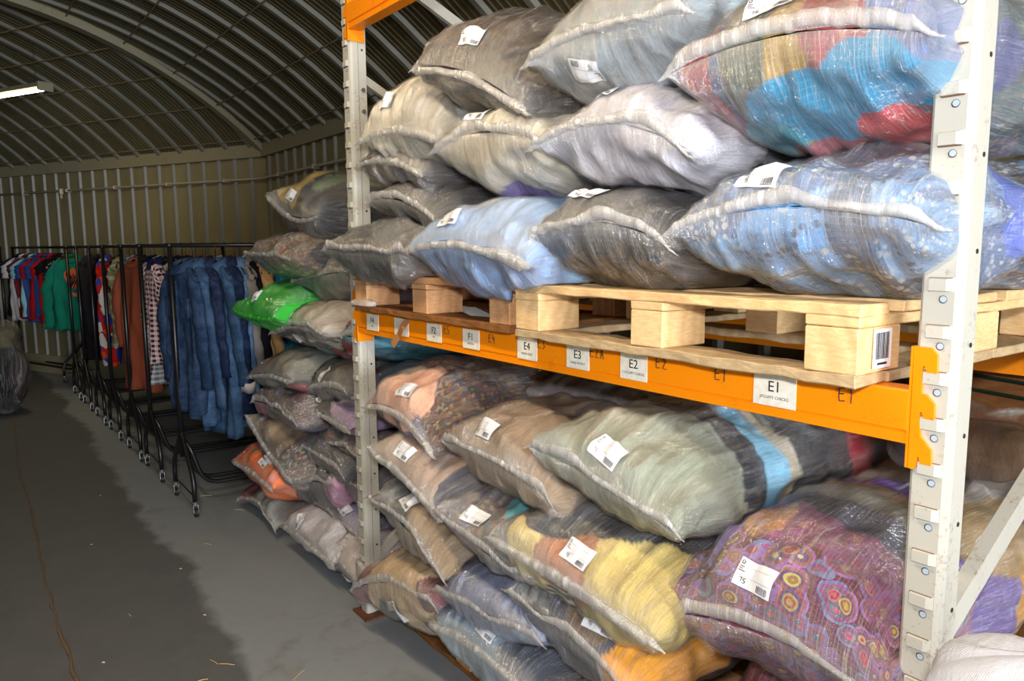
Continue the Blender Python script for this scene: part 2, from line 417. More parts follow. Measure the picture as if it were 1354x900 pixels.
# laths across the sheets of each vault
def lath(p0, direc, nrm, a0, a1, s, name):
    mb = MB(); ang = math.asin((SPAN/2-s)/RAD); z = vz(s)-.028
    pts = []; n = int((a1-a0)/.075)
    for i in range(n+1):
        a = a0+(a1-a0)*i/n; q = z-(.004 if i % 2 else 0)
        pts.append((p0[0]+direc[0]*a+nrm[0]*(s+.02*math.sin(ang)), p0[1]+direc[1]*a+nrm[1]*(s+.02*math.sin(ang)), q))
    mb.tube(pts, .0055, 5)
    return struct(mb.build(name, M_purlin))
i = 5
for s in (.12, .48, .86, 1.26, 1.68, 2.12, 2.6, 3.3):
    lath((0, WY), (-1, 0), (0, -1), -3, 4.75-.236*s, s, 'trim_%d' % i); i += 1
    lath(CORN, D2, (.447, -.894), .236*s*.9+.2*s*.1, 8, s, 'trim_%d' % i); i += 1

# conduit with clips round the corner
root = empty('wall_conduit', (CORN.x, CORN.y, 2.2), 'cream metal conduit pipe clipped along the ribbed walls and round their corner', 'pipe')
mb = MB(); p1 = Vector((6, WY-.05, 2.2)); pc = Vector((CORN.x+.01, CORN.y-.055, 2.2)); p2 = Vector((CORN.x+D2.x*9+.02, CORN.y+D2.y*9-.05, 2.2))
mb.tube(bend([p1, pc, p2], .08), .0125, 8); mb.build('pipe', M_pipe, root, loc=root.location, smooth=True)
for k in range(9):
    for (q, d, nn) in ((pc, Vector((1, 0, 0)), Vector((0, -1, 0))), (pc, Vector((D2.x, D2.y, 0)), Vector((.447, -.894, 0)))):
        if k < 8:
            c = q+d*(.5+k*.85); mb = MB(); mb.box(c.x-.012, c.x+.012, c.y-.02, c.y+.05, 2.182, 2.218, bev=.004)
            mb.build('clip', M_pipe, root, loc=root.location)
mb = MB(); c = pc+Vector((D2.x, D2.y, 0))*3.15; mb.box(c.x-.03, c.x+.03, c.y-.03, c.y+.01, 2.16, 2.225, bev=.008); mb.tube([(c.x, c.y-.01, 2.17), (c.x, c.y-.01, 2.11)], .014, 8)
mb.build('junction_box', M_pipe, root, loc=root.location)

# fluorescent fittings on chains
M_tube = bpy.data.materials.new('lit_tube'); M_tube.use_nodes = True
b = M_tube.node_tree.nodes['Principled BSDF']; b.inputs['Emission Color'].default_value = (1, .88, .62, 1); b.inputs['Emission Strength'].default_value = 9
M_fit = simple('fitting_metal', (150,140,116), .4)
def fitting(c, yaw, label, L=1.25):
    r = empty('fluorescent_light', c, label, 'light'); r.rotation_euler = (0, 0, yaw)
    mb = MB(); h = L/2
    mb.add([(-h,-.035,.045),(h,-.035,.045),(h,.035,.045),(-h,.035,.045),(-h,-.065,0),(h,-.065,0),(h,.065,0),(-h,.065,0)],
           [(0,1,2,3),(0,4,5,1),(2,6,7,3),(1,5,6,2),(0,3,7,4)])
    mb.build('housing', M_fit, r)
    for s in (-1, 1):
        mb = MB(); mb.box(s*h-.012, s*h+.012, -.066, .066, -.03, .045, bev=.006); mb.build('end_cap', M_fit, r)
        mb = MB(); mb.tube([(s*h*.8, 0, .045), (s*h*.8, 0, vz(abs(WY-c[1])) - c[2] - .02 if c[0] > -4.7 else .42)], .003, 5); mb.build('chain', M_hanger, r)
    mb = MB(); mb.tube([(-h+.03, 0, -.012), (h-.03, 0, -.012)], .017, 12); mb.build('tube', M_tube, r, smooth=True)
    return r
fitting((-5.62, -.79, 2.92), math.atan2(.447, .894), 'lit fluorescent tube light hanging from the dark vault at far left')
fitting((4.3, -1.2, 3.15), 0, 'fluorescent tube light above the aisle behind the camera')
fitting((1.0, -1.2, 3.15), 0, 'fluorescent tube light above the aisle beside the racking')

# ================================================================== pallet racking
PCH = .0762; HZ = 1.8984; LX = 2.2212
def upright(root, x0, yf, flip, loc, top=2.95):
    mb = MB(); a, bq = x0-.037, x0+.027
    y0, y1 = (yf, yf+.072) if not flip else (yf-.072, yf)
    # open channel: face, two side webs with a step, back lips
    s = -1 if flip else 1; F0 = y0 if not flip else y1
    path = [(a, F0+s*.072), (a, F0+s*.006), (a+.006, F0), (bq-.010, F0), (bq-.002, F0+s*.004), (bq, F0+s*.014), (bq, F0+s*.034), (bq-.004, F0+s*.038), (bq-.004, F0+s*.070)]
    n = len(path); v = []; f = []
    inner = [(x+(.003 if x < x0 else -.003), y+s*.003 if abs(y-F0) < .02 else y) for x, y in path]
    for z in (.008, top):
        for x, y in path: v.append((x, y, z))
        for x, y in inner: v.append((x, y, z))
    for i in range(n-1):
        f.append((i, i+1, 2*n+i+1, 2*n+i)); f.append((n+i+1, n+i, 3*n+i, 3*n+i+1))
        f.append((i, n+i, n+i+1, i+1)); f.append((2*n+i, 2*n+i+1, 3*n+i+1, 3*n+i))
    f.append((0, 2*n, 3*n, n)); f.append((n-1, 2*n-1, 4*n-1, 3*n-1))
    mb.add(v, f, 0)
    k = -14
    while True:
        z = HZ-k*PCH; k += 1
        if z > top-.03: continue
        if z < .07: break
        zt = z+.31*PCH; yq = F0-s*.0
        tx0, tx1 = x0-.022, x0+.016
        mb.add([(tx0, yq, zt-.011), (tx1, yq, zt-.011), (tx1, yq, zt+.011), (tx0, yq, zt+.011),
                (tx0+.001, yq-s*.007, zt-.010), (tx1-.010, yq-s*.007, zt-.010), (tx1-.010, yq-s*.007, zt+.009), (tx0+.001, yq-s*.007, zt+.009)],
               [(4,5,6,7),(0,1,5,4),(2,3,7,6),(1,2,6,5),(3,0,4,7)], 0)
        mb.box(tx0-.0016, tx0, yq-s*.0008-.0006, yq-s*.0008+.0006, zt-.011, zt+.010, 3)
        zz = zt-.0118 if zt > 1.5 else zt+.0105
        mb.box(tx0, tx1-.003, yq-s*.0015-.0008, yq-s*.0015+.0008, zz-.0009, zz+.0009, 4)
        if not flip:
            mb.disc((x0, yq-.0002, z), .0064, n=18, mi=1, depth=.0006); mb.disc((x0+.0008, yq-.0012, z+.0003), .0052, n=18, mi=2, depth=.0006)
            if k % 2 == 0: mb.disc((bq-.0037, yq+.054, z), .0042, axis='x', n=12, mi=1, depth=.0008)
    o = mb.build('upright', [M_paint, M_slot, M_hole, M_slot, M_rustmark], root, loc=loc)
    pb = MB(); pb.box(x0-.055, x0+.075, min(F0-s*.03, F0+s*.11), max(F0-s*.03, F0+s*.11), 0, .009, bev=.002)
    pb.build('base_plate', M_rust, root, loc=loc)
    bt = MB()
    for zb in (.22, 2.05, 2.13): bt.disc((bq-.003, F0+s*.054, zb), .0085, axis='x', n=10, depth=.006)
    bt.build('bolt', M_bolt, root, loc=loc)
def frame(x0, label):
    loc = Vector((x0, 0, 0)); r = empty('rack_frame', loc, label, 'rack frame')
    upright(r, x0, 0, False, loc); upright(r, x0, .92, True, loc, 2.55)
    return r, loc
def brace(r, loc, x0, ya, za, yb, zb, wdt=.042, th=.022):
    mb = MB(); a = Vector((x0, ya, za)); b = Vector((x0, yb, zb)); d = (b-a).normalized(); n = Vector((1,0,0)).cross(d)
    v = []
    for p in (a, b):
        for i, j in ((-1,-1),(1,-1),(1,1),(-1,1)): v.append(p+Vector((1,0,0))*i*th/2+n*j*wdt/2)
    # channel section: face + two lips
    mb.add(v, [(0,1,5,4),(1,2,6,5),(2,3,7,6),(3,0,4,7),(0,3,2,1),(4,5,6,7)])
    mb.build('diagonal_brace', M_paint, r, loc=loc)
r1, l1 = frame(0.0, 'far cream slotted rack frame with a rusty foot beside the left bag pile')
brace(r1, l1, .0, .05, 2.66, .88, 2.28); brace(r1, l1, 0, .05, 1.47, .88, 1.10); brace(r1, l1, 0, .06, .24, .88, .80); brace(r1, l1, 0, .06, 2.18, .88, 1.75, .03)
r2, l2 = frame(LX, 'near cream slotted rack frame at right holding the orange beam end')
brace(r2, l2, LX+.004, .06, .86, .88, 1.31, .048, .026); brace(r2, l2, LX+.004, .06, 2.55, .88, 2.1)

CONN = [(2.184,1.362),(2.211,1.362),(2.221,1.351),(2.222,1.321),(2.206,1.321),(2.203,1.33),(2.201,1.332),(2.199,1.327),(2.2,1.284),(2.208,1.284),(2.221,1.27),(2.222,1.244),(2.205,1.244),(2.203,1.253),(2.2,1.255),(2.199,1.251),(2.202,1.213),(2.22,1.193),(2.222,1.167),(2.204,1.167),(2.203,1.176),(2.2,1.179),(2.199,1.173),(2.198,1.16),(2.193,1.155),(2.185,1.156),(2.185,1.288)]
def connector(root, loc, right, dz=0, yf=0.0, s=1):
    pts = [(x-LX, z) for x, z in CONN] if right else [(-(x-LX)-.002, z) for x, z in CONN]
    xo = LX if right else 0.0
    n = len(pts); v = []
    for y in (yf-.0075*s, yf-.0005*s):
        for x, z in pts: v.append((xo+x, y, z+dz))
    f = [tuple(range(n)), tuple(range(n, 2*n))[::-1]]+[(i, n+i, n+(i+1) % n, (i+1) % n) for i in range(n)]
    mb = MB(); mb.add(v, f)
    # return leg along the side of the upright
    xa = xo-.0375 if right else xo+.0275
    x1, x2 = (xa-.004, xa) if right else (xa, xa+.004)
    ya, yb = sorted((yf-.0075*s, yf+.062*s))
    mb.box(x1, x2, ya, yb, 1.156+dz, 1.362+dz)
    return mb.build('end_connector', M_orange, root, loc=loc)
def beam(zb, label, yf=0.0, s=1, n_lab=None):
    loc = Vector((LX/2, yf, zb)); r = empty('rack_beam', loc, label, 'rack beam')
    xa, xb = .0315, LX-.0415; y0 = yf-.006*s; H = .092
    prof = [(0, 0), (.0, .018), (.0025, .020), (.0025, .0215), (-.003, .0235), (-.003, H-.003), (0, H), (.046, H), (.048, H-.002), (.048, 0)]
    v = []; m_ = len(prof)
    for x in (xa, xb):
        for y, z in prof: v.append((x, y0+y*s, zb+z))
    f = [(i, (i+1) % m_, m_+(i+1) % m_, m_+i) for i in range(m_)]+[tuple(range(m_))[::-1], tuple(range(m_, 2*m_))]
    mesh_obj('beam_rail', v, f, M_orange, r, smooth=False, loc=loc)
    dz = zb-1.196
    connector(r, loc, True, dz, yf, s); connector(r, loc, False, dz, yf, s)
    return r, loc
bm_, bl = beam(1.196, 'orange rack beam across the middle with white location labels and marker writing')
beam(2.345, 'orange upper rack beam at the top edge above the topmost bags')
beam(1.196, 'orange rear rack beam seen through the gap of the near pallet', .92, -1)
beam(2.345, 'orange upper rear rack beam behind the topmost bags', .92, -1)
YL = -.0098
for txt, sub, x, w_, h_, z in (('F4','MIX',.177,.098,.062,1.245),('F3','',.407,.105,.062,1.246),('F2','MIX',.633,.094,.060,1.246),('F1','BEDDING',.856,.092,.060,1.246),('E4','MIXED RUGS',1.139,.088,.060,1.246),('E3','DARK WOOLS',1.351,.086,.058,1.246),('E2','1.2 FLUFFY CHICKS',1.548,.086,.060,1.246),('E1','J/FLUFFY CHICKS',1.926,.094,.062,1.248)):
    mb = MB(); x -= 0; mb.box(x-w_/2, x+w_/2, YL-.0006, YL+.0005, z-h_/2, z+h_/2)
    o = mb.build('location_label', M_paper, bm_, loc=bl)
    if txt != 'F3':
        text_mesh(txt, .030, M_ink, o, x-bl.x, YL-.0008-bl.y, z+.007-bl.z)
        text_mesh(sub, .0085, M_grey_ink, o, x-bl.x, YL-.0008-bl.y, z-.014-bl.z)
# marker-pen writing
GL = {'E': [[(.9,1),(.3,.95),(.15,.5),(.25,.05),(.9,.1)],[(.2,.55),(.8,.6)]], '5': [[(.9,1),(.3,1),(.25,.6),(.8,.5),(.7,.05),(.2,0)]], '4': [[(.3,1),(.2,.5),(.8,.5)],[(.7,.8),(.65,0)]],
      '3': [[(.2,1),(.8,.9),(.4,.55),(.85,.3),(.3,0)]], '2': [[(.2,.8),(.6,1),(.75,.7),(.2,.05),(.9,.05)]], 'A': [[(.1,0),(.5,1),(.8,0)],[(.2,.4),(.8,.4)]], '1': [[(.5,1),(.45,0)]], 'T': [[(.1,1),(.9,1)],[(.5,1),(.45,0)]]}
for txt, x, z in (('E5',.715,1.262),('E4',.97,1.258),('E3',1.205,1.266),('E2A',1.424,1.266),('E2',1.635,1.266),('E1',1.80,1.262),('E1',2.075,1.262)):
    mb = MB(); cw = .019; x0 = x-len(txt)*cw/2
    for i, ch in enumerate(txt):
        for st in GL[ch]: mb.tube([(x0+i*cw+px*.015, YL-.0002, z-.013+pz*.026) for px, pz in st], .0011, 5)
    mb.build('marker_writing', M_ink, bm_, loc=bl)
mb = MB(); a = Vector((.47, -.013, 1.283)); b = Vector((.36, -.026, 1.178))
d = (b-a); sd = Vector((d.z, 0, -d.x)).normalized()*.014
pts = [a+d*t for t in (0, .33, .66, 1)]
vs = [];
for i, p in enumerate(pts): q = Vector((0, -.006*math.sin(i*2.0), 0)); vs += [p-sd+q, p+sd+q, p+sd+q+Vector((0,.0012,0)), p-sd+q+Vector((0,.0012,0))]
fs = [(4*i+j, 4*i+(j+1) % 4, 4*i+4+(j+1) % 4, 4*i+4+j) for i in range(3) for j in range(4)]+[(0,1,2,3),(12,15,14,13)]
mb.add(vs, fs); tag(mb.build('tape_strip', M_tape, loc=a), 'brown strip of tape dangling over a label on the orange beam', 'tape')

# ================================================================== pallets
def board(x0, x1, y0, y1, z0, z1, name, mat, r, loc, rag=.0015):
    bm = bmesh.new(); bmesh.ops.create_cube(bm, size=1)
    L = max(x1-x0, y1-y0); n = max(2, int(L/.05))
    ax = 0 if x1-x0 > y1-y0 else 1
    bmesh.ops.subdivide_edges(bm, edges=[e for e in bm.edges if abs((e.verts[0].co-e.verts[1].co)[ax]) > .5], cuts=n, use_grid_fill=True)
    for v in bm.verts:
        v.co = Vector(((x0+x1)/2+v.co.x*(x1-x0), (y0+y1)/2+v.co.y*(y1-y0), (z0+z1)/2+v.co.z*(z1-z0)))
        v.co += Vector((random.uniform(-1,1), random.uniform(-1,1), random.uniform(-1,1)))*rag
    bmesh.ops.bevel(bm, geom=[e for e in bm.edges if e.calc_face_angle(0) > .8], offset=.0025, segments=1, affect='EDGES')
    bm.verts.index_update()
    o = mesh_obj(name, [v.co[:] for v in bm.verts], [[v.index for v in f_.verts] for f_ in bm.faces], mat, r, smooth=False, loc=loc); bm.free(); return o
def pallet(x0, x1, y0, y1, z, label, m1, m2, m3, group=None):
    loc = Vector(((x0+x1)/2, (y0+y1)/2, z)); r = empty('wooden_pallet', loc, label, 'pallet')
    yc = (y0+y1)/2; xc = (x0+x1)/2
    for ya in (y0, yc-.05, y1-.10): board(x0+.003, x1-.003, ya, ya+.10, z, z+.021, 'bottom_board', m2, r, loc, .0022)
    for xa in (x0, x1-.10): board(xa, xa+.10, y0+.101, yc-.051, z+.001, z+.020, 'bottom_board', m2, r, loc)
    for xa in (x0, x1-.10): board(xa, xa+.10, yc+.051, y1-.101, z+.001, z+.020, 'bottom_board', m2, r, loc)
    for xa, xw in ((x0+.002, .100), (xc-.05, .095), (x1-.102, .10)):
        for ya in (y0+.002, yc-.07, y1-.145): board(xa, xa+xw, ya, ya+.14, z+.0215, z+.1005, 'block', m1, r, loc, .0006)
        board(xa-.001, xa+xw+.001, y0+.001, y1-.001, z+.101, z+.120, 'stringer_board', m3, r, loc)
    k = 0; n = 7; step = (y1-y0-.10)/(n-1)
    for k in range(n): board(x0, x1, y0+k*step, y0+k*step+.10, z+.1205, z+.141, 'deck_board', m1 if k % 2 == 0 else m3, r, loc, .0018)
    return r, loc
pl, ploc = pallet(1.165, 2.125, -.072, .90, 1.2885, 'pale pine pallet at right on the orange beam with a barcode sticker', M_wood, M_wood2, M_wood)
pallet(.10, 1.105, -.045, .90, 1.2885, 'darker pallet at left on the orange beam under the light blue bag', M_wood3, M_ply, M_wood3)
pallet(.12, 1.12, .09, .92, .0, 'wooden pallet on the floor under the lowest bags beside the rusty foot', M_wood3, M_ply, M_ply)
pallet(1.16, 2.16, .09, .92, .0, 'wooden pallet on the floor under the patterned bag by the near upright', M_wood3, M_ply, M_ply)
# barcode sticker on the side of the corner block
mb = MB(); xs = 2.1262
mb.box(xs, xs+.0016, -.028, .030, 1.318, 1.386)
st = mb.build('barcode_sticker', M_label, pl, loc=ploc)
mb = MB(); y = -.022
while y < .022:
    wd = random.choice((.0008, .0014, .0022)); mb.box(xs+.0016, xs+.002, y, y+wd, 1.334, 1.380); y += wd+random.choice((.0010, .0016))
mb.box(xs+.0016, xs+.002, -.016, .016, 1.324, 1.328); mb.build('barcode', M_ink, st)
bpy.data.objects['barcode'].location = (0,0,0)
for vtx in bpy.data.objects['barcode'].data.vertices: vtx.co -= ploc

# plywood crate behind, with a strap
loc = Vector((2.0, 1.06, .95)); r = empty('wooden_crate', (2.35, 1.1, 0), 'brown plywood crate with a dark strap behind the near upright', 'crate'); loc = Vector((2.35, 1.1, 0))
mb = MB(); mb.box(1.75, 2.95, .98, 1.24, .14, 1.225, bev=.004); mb.build('panel', M_ply, r, loc=loc)
for x in (1.75, 2.4, 2.86):
    mb = MB(); mb.box(x, x+.09, .955, .98, .0, 1.23, bev=.003); mb.build('batten', M_ply, r, loc=loc)
mb = MB()
for zc in (1.125, 1.165): mb.tube([(1.76, .968, zc+.01), (2.1, .952, zc-.004), (2.5, .952, zc-.03), (2.94, .966, zc-.01)], .005, 6)
mb.build('strap', M_strap, r, loc=loc)

# ================================================================== bags of clothes
# x centre, front y, seam z, half width, rise, drop, tilt, length, seam rise, (label across, depth, side)
BAGS = {
'U1':(0.972, -0.1, 1.987, 0.287, 0.212, 0.1, -0.36, 0.85, 0.041, (-0.0, 0.033, 1)),
'U2':(1.529, -0.12, 1.978, 0.25, 0.18, 0.139, -0.0, 0.85, 0.027, (-0.23, 0.014, -1)),
'U3':(1.983, -0.12, 1.863, 0.25, 0.159, 0.164, -0.06, 0.85, 0.038, (-0.17, 0.019, 1)),
'U4':(0.517, -0.08, 1.896, 0.278, 0.221, 0.1, -0.09, 0.8, 0.04, (-0.28, 0.018, 1)),
'U5':(1.053, -0.1, 1.815, 0.253, 0.109, 0.169, -0.07, 0.85, 0.043, (-0.18, 0.018, 1)),
'U6':(1.547, -0.12, 1.767, 0.25, 0.1, 0.147, -0.12, 0.85, 0.058, (-0.25, 0.059, 1)),
'U7':(0.384, -0.04, 1.818, 0.25, 0.1, 0.107, -0.14, 0.8, 0.038, (-0.07, 0.082, 1)),
'U8':(0.471, -0.04, 1.664, 0.25, 0.1, 0.108, -0.19, 0.8, 0.045, None),
'U9':(0.369, -0.1, 1.517, 0.33, 0.1, 0.134, -0.02, 0.8, 0.006, None),
'U10':(1.016, -0.12, 1.524, 0.314, 0.148, 0.132, -0.06, 0.85, 0.043, (-0.28, 0.015, 1)),
'U11':(1.511, -0.1, 1.558, 0.25, 0.1, 0.133, -0.02, 0.85, 0.052, (-0.26, 0.063, 1)),
'U12':(1.999, -0.12, 1.574, 0.261, 0.13, 0.144, -0.0, 0.9, 0.042, (-0.22, 0.028, 1)),
'L1':(-0.803, 0.05, 1.712, 0.33, 0.178, 0.195, -0.2, 0.8, -0.06, (-0.16, 0.02, 1)),
'L2':(-0.808, -0.08, 1.489, 0.33, 0.111, 0.126, -0.02, 0.8, 0.012, (0.01, 0.1, 1)),
'L3':(-0.594, 0.08, 1.392, 0.33, 0.1, 0.159, 0.11, 0.8, 0.006, (0.07, 0.033, 1)),
'L4':(-0.984, -0.1, 1.204, 0.33, 0.157, 0.1, -0.0, 0.8, -0.014, (-0.05, 0.038, 1)),
'L5':(-0.608, -0.03, 1.153, 0.33, 0.133, 0.1, 0.09, 0.8, 0.034, (-0.06, 0.02, -1)),
'L6':(-0.356, 0.08, 1.118, 0.33, 0.103, 0.1, 0.12, 0.8, 0.036, None),
'L7':(-0.915, -0.06, 0.895, 0.33, 0.146, 0.1, 0.1, 0.8, 0.025, None),
'L8':(-0.557, 0.05, 0.869, 0.33, 0.141, 0.1, 0.13, 0.8, 0.02, (0.08, 0.014, 1)),
'L9':(-0.164, 0.09, 0.873, 0.305, 0.131, 0.1, 0.14, 0.8, 0.018, None),
'L10':(-0.872, -0.06, 0.732, 0.33, 0.1, 0.132, -0.01, 0.8, 0.03, None),
'L11':(-0.542, 0.06, 0.753, 0.315, 0.1, 0.123, -0.05, 0.8, 0.014, (-0.24, 0.001, 1)),
'L12':(-0.471, 0.08, 0.596, 0.33, 0.127, 0.123, 0.12, 0.8, 0.043, None),
'L13':(-0.924, -0.08, 0.534, 0.33, 0.1, 0.206, -0.3, 0.8, -0.014, (-0.09, 0.001, -1)),
'L14':(-0.552, 0.03, 0.551, 0.321, 0.1, 0.163, -0.07, 0.8, 0.01, None),
'L15':(-0.301, 0.09, 0.451, 0.28, 0.1, 0.162, 0.14, 0.8, 0.036, None),
'L16':(-1.14, -0.1, 0.356, 0.33, 0.1, 0.167, 0.01, 0.8, 0.013, (0.33, 0.042, 1)),
'L17':(-0.687, 0.03, 0.386, 0.33, 0.1, 0.205, 0.25, 0.8, 0.02, (-0.4, 0.013, 1)),
'L18':(-1.311, -0.04, 0.092, 0.33, 0.1, 0.141, 0.03, 0.8, 0.07, None),
'L19':(-0.523, -0.05, 0.162, 0.321, 0.1, 0.184, 0.02, 0.8, 0.013, (-0.4, 0.009, 1)),
'L20':(-0.418, 0.08, 0.243, 0.324, 0.1, 0.22, -0.09, 0.8, 0.03, (-0.02, 0.026, 1)),
'L21':(-0.16, -0.02, 0.143, 0.25, 0.1, 0.157, -0.08, 0.8, -0.004, (-0.02, 0.004, -1)),
'B1':(0.516, -0.1, 0.946, 0.25, 0.166, 0.11, -0.14, 0.9, 0.057, (0.13, 0.035, 1)),
'B2':(1.111, -0.12, 0.93, 0.263, 0.13, 0.155, -0.1, 0.9, 0.035, (-0.25, 0.034, 1)),
'B3':(1.535, -0.12, 0.987, 0.25, 0.139, 0.137, -0.16, 0.95, 0.015, (0.08, 0.022, 1)),
'B4':(0.613, -0.13, 0.768, 0.26, 0.1, 0.109, -0.24, 0.85, 0.025, (-0.14, 0.022, 1)),
'B5':(0.618, -0.14, 0.592, 0.265, 0.1, 0.166, -0.24, 0.85, 0.045, (-0.1, 0.04, 1)),
'B6':(1.081, -0.14, 0.692, 0.25, 0.1, 0.128, -0.09, 0.85, -0.02, (-0.3, 0.033, 1)),
'B7':(1.469, -0.16, 0.737, 0.307, 0.1, 0.171, -0.06, 0.9, 0.009, (0.06, 0.032, 1)),
'B8':(1.941, -0.06, 0.753, 0.269, 0.214, 0.132, 0.09, 1.0, 0.042, (-0.08, 0.029, 1)),
'B9':(0.463, -0.12, 0.312, 0.33, 0.1, 0.222, 0.3, 0.85, 0.061, (0.08, 0.022, -1)),
'B10':(1.06, -0.12, 0.473, 0.278, 0.1, 0.137, 0.12, 0.85, 0.003, None),
'B11':(0.983, -0.1, 0.321, 0.277, 0.1, 0.231, 0.04, 0.85, 0.027, (0.14, 0.028, 1)),
'B12':(1.43, -0.12, 0.56, 0.25, 0.1, 0.172, -0.15, 0.9, 0.019, (0.36, 0.045, 1)),
}
for k_, y_, h_ in (('U9', -.14, .18), ('U10', -.155, .175), ('U11', -.125, .15)):
    r_ = list(BAGS[k_]); r_[1] = y_; r_[5] = h_; BAGS[k_] = tuple(r_)
BAGS.update({
 'B13': (1.93, .02, .37, .25, .20, .22, 0, .9, 0, None),
 'B14': (1.02, .30, 1.03, .30, .10, .12, 0, .6, 0, None),
 'L22': (-1.05, .12, .62, .30, .14, .14, 0, .8, 0, None),
})
PW = 2.3
def prof(t, l, d=.25):
    a = np.clip(t/d, 0, 1); b = np.clip((l-t)/d, 0, 1)
    g = lambda q: (1-(1-q)**2)**.52
    return g(a)*g(b)
class Bag:
    def __init__(s, key, row):
        s.key = key; s.cx, s.y0, s.cz, s.W, s.Hu, s.Hd, s.tilt, s.l, s.sag, s.lab = row
        s.Hu = max(s.Hu, .125); s.Hd = max(s.Hd, .12)
        if s.cz-s.Hd < .008: s.Hd = s.cz-.008
        s.seed = sum(ord(c)*(i+3) for i, c in enumerate(key)) % 97
    def wid(s, t): return s.W*(.955+.045*np.exp(-t/.05)+.02*np.sin(np.clip(t/s.l, 0, 1)*PI))
    def zc(s, x, t): return s.cz+s.tilt*(x-s.cx)*np.exp(-t/.5)+s.sag*.5*np.exp(-t/.12)*(1-np.minimum(1, ((x-s.cx)/s.W)**2))*2-.5*s.sag*np.exp(-t/.12)
    def surf(s, phi, t):
        c, n = np.cos(phi), np.sin(phi)
        X = np.sign(c)*np.abs(c)**(2/PW); Z = np.sign(n)*np.abs(n)**(2/PW)
        h = prof(t, s.l); x = s.cx+s.wid(t)*X
        z = s.zc(x, t)+Z*np.where(Z > 0, s.Hu, s.Hd)*np.maximum(h, .012)
        return np.stack([x, s.y0+t+0*x, z], -1)
    def topbot(s, x, y):
        t = y-s.y0; ok = (t > 0) & (t < s.l); tt = np.clip(t, 1e-4, s.l-1e-4); h = prof(tt, s.l)
        X = np.abs(x-s.cx)/s.wid(tt); ok &= X < 1
        A = (1-np.clip(X, 0, 1)**PW)**(1/PW); zc = s.zc(x, tt)
        return ok, zc+s.Hu*h*A, zc-s.Hd*h*A
    def sides(s, y, z):
        t = y-s.y0; ok = (t > 0) & (t < s.l); tt = np.clip(t, 1e-4, s.l-1e-4); h = prof(tt, s.l)
        dz = z-s.zc(np.full_like(z, s.cx), tt); Z = np.abs(dz)/(np.where(dz > 0, s.Hu, s.Hd)*h+1e-9); ok &= Z < 1
        A = (1-np.clip(Z, 0, 1)**PW)**(1/PW)
        return ok, s.cx+s.wid(tt)*A, s.cx-s.wid(tt)*A
    def implicit(s, P):
        t = P[..., 1]-s.y0; tt = np.clip(t, 1e-4, s.l-1e-4); h = np.maximum(prof(tt, s.l), .012)
        dz = P[..., 2]-s.zc(P[..., 0], tt)
        v = np.abs((P[..., 0]-s.cx)/s.wid(tt))**PW+np.abs(dz/(np.where(dz > 0, s.Hu, s.Hd)*h))**PW
        return v+np.where((t < 0) | (t > s.l), 9, 0)
    def normal(s, P):
        e = .004; c = lambda d: np.minimum(s.implicit(P+np.array(d)), 8)
        g = np.stack([c((e,0,0))-c((-e,0,0)), c((0,e,0))-c((0,-e,0)), c((0,0,e))-c((0,0,-e))], -1)
        return g/(np.linalg.norm(g, axis=-1, keepdims=True)+1e-9)
B = {k: Bag(k, r) for k, r in BAGS.items()}
for b in B.values():
    b.nb = []
    for o in B.values():
        if o is b: continue
        if abs(o.cx-b.cx) > o.W+b.W+.05 or abs(o.cz-b.cz) > .75: continue
        dz = o.cz-b.cz; dx = o.cx-b.cx
        vert = abs(dz)/(.5*(b.Hu+b.Hd+o.Hu+o.Hd)) > abs(dx)/(b.W+o.W)*.85
        b.nb.append((o, 'v' if vert else 'h', (dz if vert else dx) > 0))
